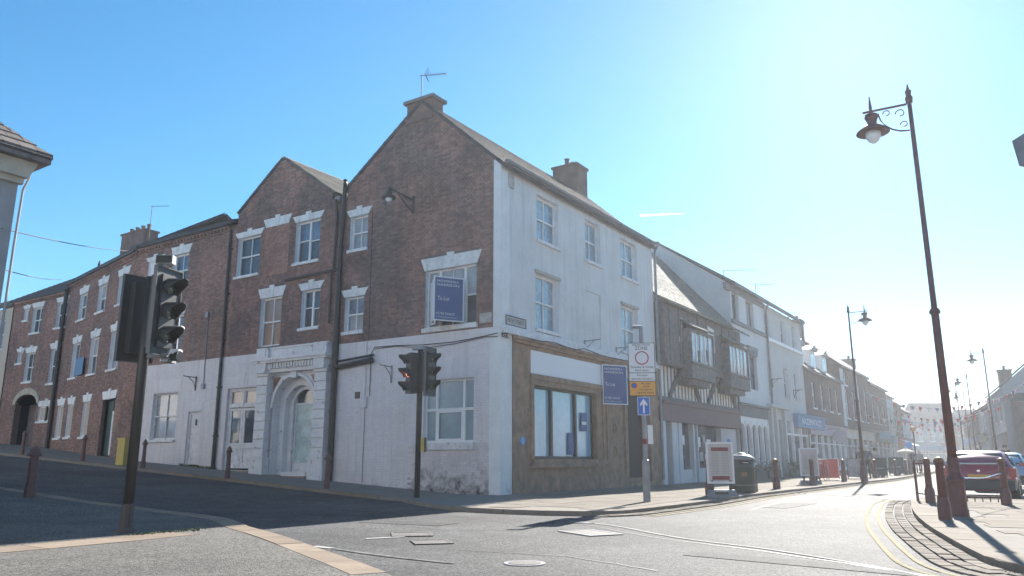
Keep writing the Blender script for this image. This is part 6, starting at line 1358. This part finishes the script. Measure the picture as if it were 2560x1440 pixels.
# ================================================================ PEOPLE
def skin_obj(name, verts, edges, radii, m, parent, root=0, sub=1):
    me = bpy.data.meshes.new(name); me.from_pydata(verts, edges, []); me.materials.append(M[m]); o = bpy.data.objects.new(name, me); COL.objects.link(o); o.parent = parent
    s_ = o.modifiers.new('skin', 'SKIN')
    for i, r_ in enumerate(radii):
        d = me.skin_vertices[0].data[i]; d.radius = r_ if isinstance(r_, tuple) else (r_, r_); d.use_root = (i == root)
    s_.use_smooth_shade = True; o.modifiers.new('sub', 'SUBSURF').levels = sub; o.modifiers['sub'].render_levels = sub; return o
def person(loc, ang, label, top, legs, hair, h=1.68, stride=.22, bag=None, arms=(.15, -.1)):
    r = thing('person', label, 'person', loc, ang, 'people on the High Street'); k = h / 1.72
    hip = (0, 0, .92 * k); 
    def leg(s_, f): return [(s_ * .09 * k, 0, .90 * k), (s_ * .10 * k, f * .55, .50 * k), (s_ * .10 * k, f - (.06 if f < 0 else 0), .09 * k)]
    lg = [leg(-1, stride), leg(1, -stride)]
    def arm(s_, f): return [(s_ * .19 * k, 0, 1.42 * k), (s_ * .235 * k, f * .4 - .02, 1.16 * k), (s_ * .23 * k, f + .04, .93 * k)]
    am = [arm(-1, arms[0]), arm(1, arms[1])]
    V = [hip, (0, 0, 1.15 * k), (0, 0, 1.38 * k), (0, 0, 1.48 * k), (0, .01, 1.56 * k), (0, .02, 1.64 * k)]; E_ = [(0, 1), (1, 2), (2, 3), (3, 4), (4, 5)]; Rr = [.13 * k, .12 * k, .13 * k, .055 * k, .085 * k, .075 * k]
    for a_ in am:
        i0 = len(V); V += a_ + [(a_[2][0], a_[2][1] + .04, a_[2][2] - .08)]; E_ += [(2, i0), (i0, i0 + 1), (i0 + 1, i0 + 2), (i0 + 2, i0 + 3)]; Rr += [.055 * k, .043 * k, .03 * k, .032 * k]
    for l_ in lg:
        i0 = len(V); V += l_ + [(l_[2][0], l_[2][1] + .12, .04)]; E_ += [(0, i0), (i0, i0 + 1), (i0 + 1, i0 + 2), (i0 + 2, i0 + 3)]; Rr += [.085 * k, .058 * k, .04 * k, .035 * k]
    skin_obj('body', V, E_, Rr, 'skin', r)
    V = [hip, (0, 0, 1.15 * k), (0, 0, 1.38 * k), (0, 0, 1.46 * k)]; E_ = [(0, 1), (1, 2), (2, 3)]; Rr = [.155 * k, .145 * k, .155 * k, .075 * k]
    for a_ in am: i0 = len(V); V += [a_[0], a_[1], (a_[2][0], a_[2][1], a_[2][2] + .02)]; E_ += [(2, i0), (i0, i0 + 1), (i0 + 1, i0 + 2)]; Rr += [.07 * k, .06 * k, .045 * k]
    skin_obj('jacket', V, E_, Rr, top, r)
    V = [(0, 0, .93 * k)]; E_ = []; Rr = [.15 * k]
    for l_ in lg: i0 = len(V); V += l_; E_ += [(0, i0), (i0, i0 + 1), (i0 + 1, i0 + 2)]; Rr += [.10 * k, .075 * k, .062 * k]
    skin_obj('trousers', V, E_, Rr, legs, r)
    for l_ in lg: obj('shoe', MB().box(l_[2][0] - .045, l_[2][0] + .045, l_[2][1] - .07, l_[2][1] + .20, 0, .085), 'black', r, local=True)
    obj('hair', MB().lathe([(.02, .115), (.07, .10), (.095, .05), (.10, -.02), (.085, -.07), (.05, -.09)], (0, -.015, 1.645 * k), 12), hair, r, True, local=True)
    for s_ in (-1, 1): obj('ear', MB().lathe([(.018, -.01), (.018, .01)], (s_ * .082 * k, .02, 1.60 * k), 8, 'x'), 'skin', r, local=True)
    if bag: obj('bag', MB().box(.24, .38, -.12, .14, .62, .95).tube([(.31, 0, .95), (.27, 0, 1.4)], .012, 5), bag, r, local=True)
    return r
pa = ca
person((19.35, 43.0, 0), pa + .1, 'grey-haired person in a dark top walking past the rounded display board', 'denim', 'clothk', 'hairg', 1.70, .2)
person((21.3, 46.2, 0), pa, 'person in a patterned blouse standing by the far chalkboard', 'clothp', 'clothg', 'hairb', 1.64, .08)
person((20.75, 46.9, 0), pa + .2, 'person in dark clothes just left of the one in the patterned blouse', 'denim', 'clothk', 'hairb', 1.72, .1)
person((15.0, 39.2, 0), pa + .9, 'dark-clothed person standing behind the red canvas barrier', 'clothk', 'clothk', 'hairb', 1.66, .06)
person((29.2, 57.5, 0), pa, 'distant person beyond the last bollards on the left pavement', 'clothk', 'denim', 'hairb', 1.7, .15)
person((30.6, 59.2, 0), pa + 3, 'farthest distant person in pale clothes on the left pavement', 'clothg', 'clothk', 'hairg', 1.66, .15)
person((25.8, 41.2, 0), pa + 2.9, 'dark person by the parked cars on the right pavement', 'clothk', 'denim', 'hairb', 1.72, .1)
person((20.6, 30.9, 0), pa + .4, 'dark-clothed person half cut off by the right edge of the photo', 'clothk', 'denim', 'hairb', 1.72, .18)

# ================================================================ DISTANT SMALL THINGS
ub = thing('parasol', 'cream cafe parasol above the far bollards', 'parasol', (27.6, 55.2, 0)); obj('canopy', MB().lathe([(.6, 0), (.56, .05), (.02, .25)], (0, 0, 1.5), 10), 'cream', ub, local=True); obj('pole', MB().tube([(0, 0, 0), (0, 0, 1.9)], .025, 6), 'white', ub, local=True)
bc = thing('belisha_beacon', 'yellow globe on a black post at the far left pavement', 'crossing beacon', (31.0, 60.5, 0)); obj('post', MB().tube([(0, 0, 0), (0, 0, 3.1)], .05, 6), 'black', bc, local=True); obj('globe', MB().lathe([(.03, -.2), (.17, -.08), (.17, .08), (.03, .2)], (0, 0, 3.3), 12), 'signyel', bc, True, local=True)
bs = thing('road_sign', 'small round blue sign on the far pavement under the awning', 'road sign', (31.3, 62.0, 0)); obj('post', MB().tube([(0, 0, 0), (0, 0, 2.3)], .03, 6), 'galv', bs, local=True); obj('disc', MB().tube([(0, 0, 2.1), (-.01, -.03, 2.1)], .26, 18), 'plaque', bs, local=True)
bc2 = dup(bc, (51.5, 84.5, 0), 0, 'yellow globe crossing beacon right of the foreground lamp column')
ph = thing('shop_blind', 'white projecting blind on the right-hand shops below the gabled house', 'awning', RK.p(3, 0, 2.6)); obj('canvas', MB().slab([RK.p(.5, 0, 3.1), RK.p(4.5, 0, 3.1), RK.p(4.5, 1.1, 2.75), RK.p(.5, 1.1, 2.75)], .03), 'whiteg', ph)
hs = thing('hanging_sign', 'pale blue hanging sign above the far left shops', 'shop sign', WR.p(63, .6, 3.4)); obj('panel', MB().wbox(WR, 62.95, 63.05, .2, 1.2, 2.9, 3.6), 'bluecar', hs); obj('arm', MB().tube([WR.p(63, 0, 3.7), WR.p(63, 1.2, 3.7)], .02, 5), 'iron', hs)
bk = thing('bicycle', 'dark bicycle leaning by the red canvas barrier', 'bicycle', (14.3, 36.6, 0), R(50))
for x in (-.5, .5):
    wl_ = obj('wheel', MB().tube([(x + .33 * math.cos(t * .393), 0, .34 + .33 * math.sin(t * .393)) for t in range(17)], .014, 5, cap=False), 'rubber', bk, local=True)
obj('frame', MB().tube([(-.5, 0, .34), (-.15, 0, .32), (.32, 0, .82), (-.2, 0, .80), (-.15, 0, .32)], .016, 5).tube([(-.5, 0, .34), (-.2, 0, .80)], .012, 5).tube([(.5, 0, .34), (.3, 0, .95)], .015, 5), 'iron', bk, local=True)
obj('handlebar', MB().tube([(.28, -.25, .98), (.3, 0, .96), (.28, .25, .98)], .012, 5), 'iron', bk, local=True); obj('saddle', MB().box(-.32, -.1, -.06, .06, .86, .91), 'black', bk, local=True)

# bunting strings over the street
FL = {}
for m_ in ('flagr', 'flagw', 'flagb'): FL[m_] = MB().add([(-.13, -.003, 0), (.13, -.003, 0), (0, -.003, -.33), (-.13, .003, 0), (.13, .003, 0), (0, .003, -.33)], [(0, 1, 2), (3, 5, 4), (0, 2, 5, 3), (1, 4, 5, 2), (0, 3, 4, 1)]).mesh('flag', m_)
def bunting(a, b, sag, label, step=.62, s=1.25, seed=0):
    a, b = Vector(a), Vector(b); r = thing('bunting', label, 'bunting', a, 0, 'strings of bunting across the High Street'); L_ = (b - a).length; n = int(L_ / step); rnd = random.Random(seed)
    P = [a.lerp(b, t / 16) + Vector((0, 0, -sag * 4 * (t / 16) * (1 - t / 16))) for t in range(17)]
    obj('string', MB().tube(P, .012, 4), 'flagw', r); d = math.atan2((b - a).y, (b - a).x)
    for k in range(n):
        t = (k + .5) / n; p = a.lerp(b, t) + Vector((0, 0, -sag * 4 * t * (1 - t))) - a
        f = bpy.data.objects.new('flag', FL[rnd.choice(('flagr', 'flagw', 'flagb', 'flagr'))]); COL.objects.link(f); f.parent = r; f.location = p; f.scale = (s,) * 3; f.rotation_euler = (rnd.uniform(-.35, .35), rnd.uniform(-.15, .15), d + rnd.uniform(-.4, .4))
def acr(r_): return WR.p(r_, .1, 0)
def bun(r0, z0, tgt, z1, sag, label, sd, **k): p = acr(r0); bunting((p[0], p[1], z0), (tgt[0], tgt[1], z1), sag, label, seed=sd, **k)
bun(59, 7.0, (40.9, 67.4), 6.0, 1.0, 'highest string of bunting, seen against the pale cloud', 1)
bun(58, 4.9, (38.4, 60.9), 5.1, .9, 'lower near string of bunting from the brick gabled shop to the white house', 2)
bun(70, 6.3, (44, 72.6), 5.6, 1.1, 'third string of bunting sagging in front of the distant roofs', 3)
bun(74, 5.6, (46, 77), 5.2, .9, 'bunting string over the street at the narrow pale shop', 4)
bun(80, 5.6, (50, 85), 5.0, .9, 'bunting string over the street at the last left shops', 5)
bun(84, 5.3, (53, 91), 5.4, .9, 'bunting string at the bend of the street', 6)
bunting((62, 96, 5.6), (56, 98, 5.2), .4, 'short bunting string between the far lamp columns', seed=7)
bunting((58, 112, 6.2), (70, 108, 6.0), .7, 'far bunting string before the hipped brick building', seed=8)
bunting((64, 124, 6.6), (82, 118, 6.2), .9, 'farthest bunting string at the end of the street', seed=9)
bunting((60, 118, 5.2), (78, 113, 5.6), .8, 'low far bunting string near the end of the street', seed=10)
bunting((40.2, 66, 5.9), (34, 50, 6.6), .5, 'bunting string running along the right side from the white house', seed=11)
fl_ = thing('floodlight', 'grey lamp housing high at the right edge, only its left end in view', 'floodlight', (6.95, 8.6, 0))
obj('post', MB().tube([(0, 0, 0), (0, 0, 4.7)], .06, 10), 'galv', fl_, True, local=True); obj('housing', MB().hexa([(-.82, -.12, 4.42), (-.1, -.12, 4.22), (-.1, .16, 4.22), (-.82, .16, 4.42), (-.85, -.14, 4.75), (-.1, -.14, 4.85), (-.1, .18, 4.85), (-.85, .18, 4.75)]), 'galv', fl_, local=True)
# contrail, far outside the haze
ct = MB(); D_ = 5200
def far(px, py):
    r_ = (px - 1280) / 1925; u_ = -(py - 720) / 1925; p_ = R(12.6); return Vector((r_, math.cos(p_) - math.sin(p_) * u_, math.sin(p_) + math.cos(p_) * u_)) * D_
a, b = far(1600, 538.5), far(1712, 533.5); ct.tube([a, a.lerp(b, .3), a.lerp(b, .75), b], [6.5, 5.5, 3, .6], 6)
tag(obj('contrail', ct, 'contrail'), 'short thin white vapour trail in the blue sky above the pale terrace', 'vapour trail')
# distant terrain and tree line beyond the bend
tw = MB(); rnd = random.Random(3)
for k in range(2600):
    x, y = rnd.uniform(40, 150), rnd.uniform(175, 215); z = rnd.uniform(0, 9) * (1 - .3 * math.sin(x * .11)); s_ = rnd.uniform(.5, 1.3); a = rnd.uniform(0, 6.28); t = rnd.uniform(-.6, .6)
    tw.add([(x - s_ * math.cos(a), y - s_ * math.sin(a), z), (x + s_ * .4, y, z + s_ * .7), (x + s_ * math.cos(a), y + s_ * math.sin(a), z + t), (x, y, z - s_ * .7)], [(0, 1, 2, 3)])
tag(obj('woodland', tw, 'foliage'), 'dark belt of distant trees behind the end of the street', 'trees', kind='stuff')

# ================================================================ VEIL_HAZE
hz = MB().box(-260, 260, -20, 330, -1.6, 16.5)  # volume added to stand in for lens veil and lift the shade
hm = bpy.data.materials.new('veil_haze'); hm.use_nodes = True; n_ = hm.node_tree; n_.nodes.clear(); o_ = n_.nodes.new('ShaderNodeOutputMaterial'); pv = n_.nodes.new('ShaderNodeVolumePrincipled')
pv.inputs['Color'].default_value = (.93, .96, 1, 1); pv.inputs['Density'].default_value = VEIL_HAZE; pv.inputs['Anisotropy'].default_value = .45
n_.links.new(pv.outputs[0], o_.inputs['Volume'])
ho = obj('veil_haze', hz, hm); ho['kind'] = 'stuff'; ho['label'] = 'thin volume added to stand in for lens veil towards the sun'; ho['category'] = 'veil_haze'
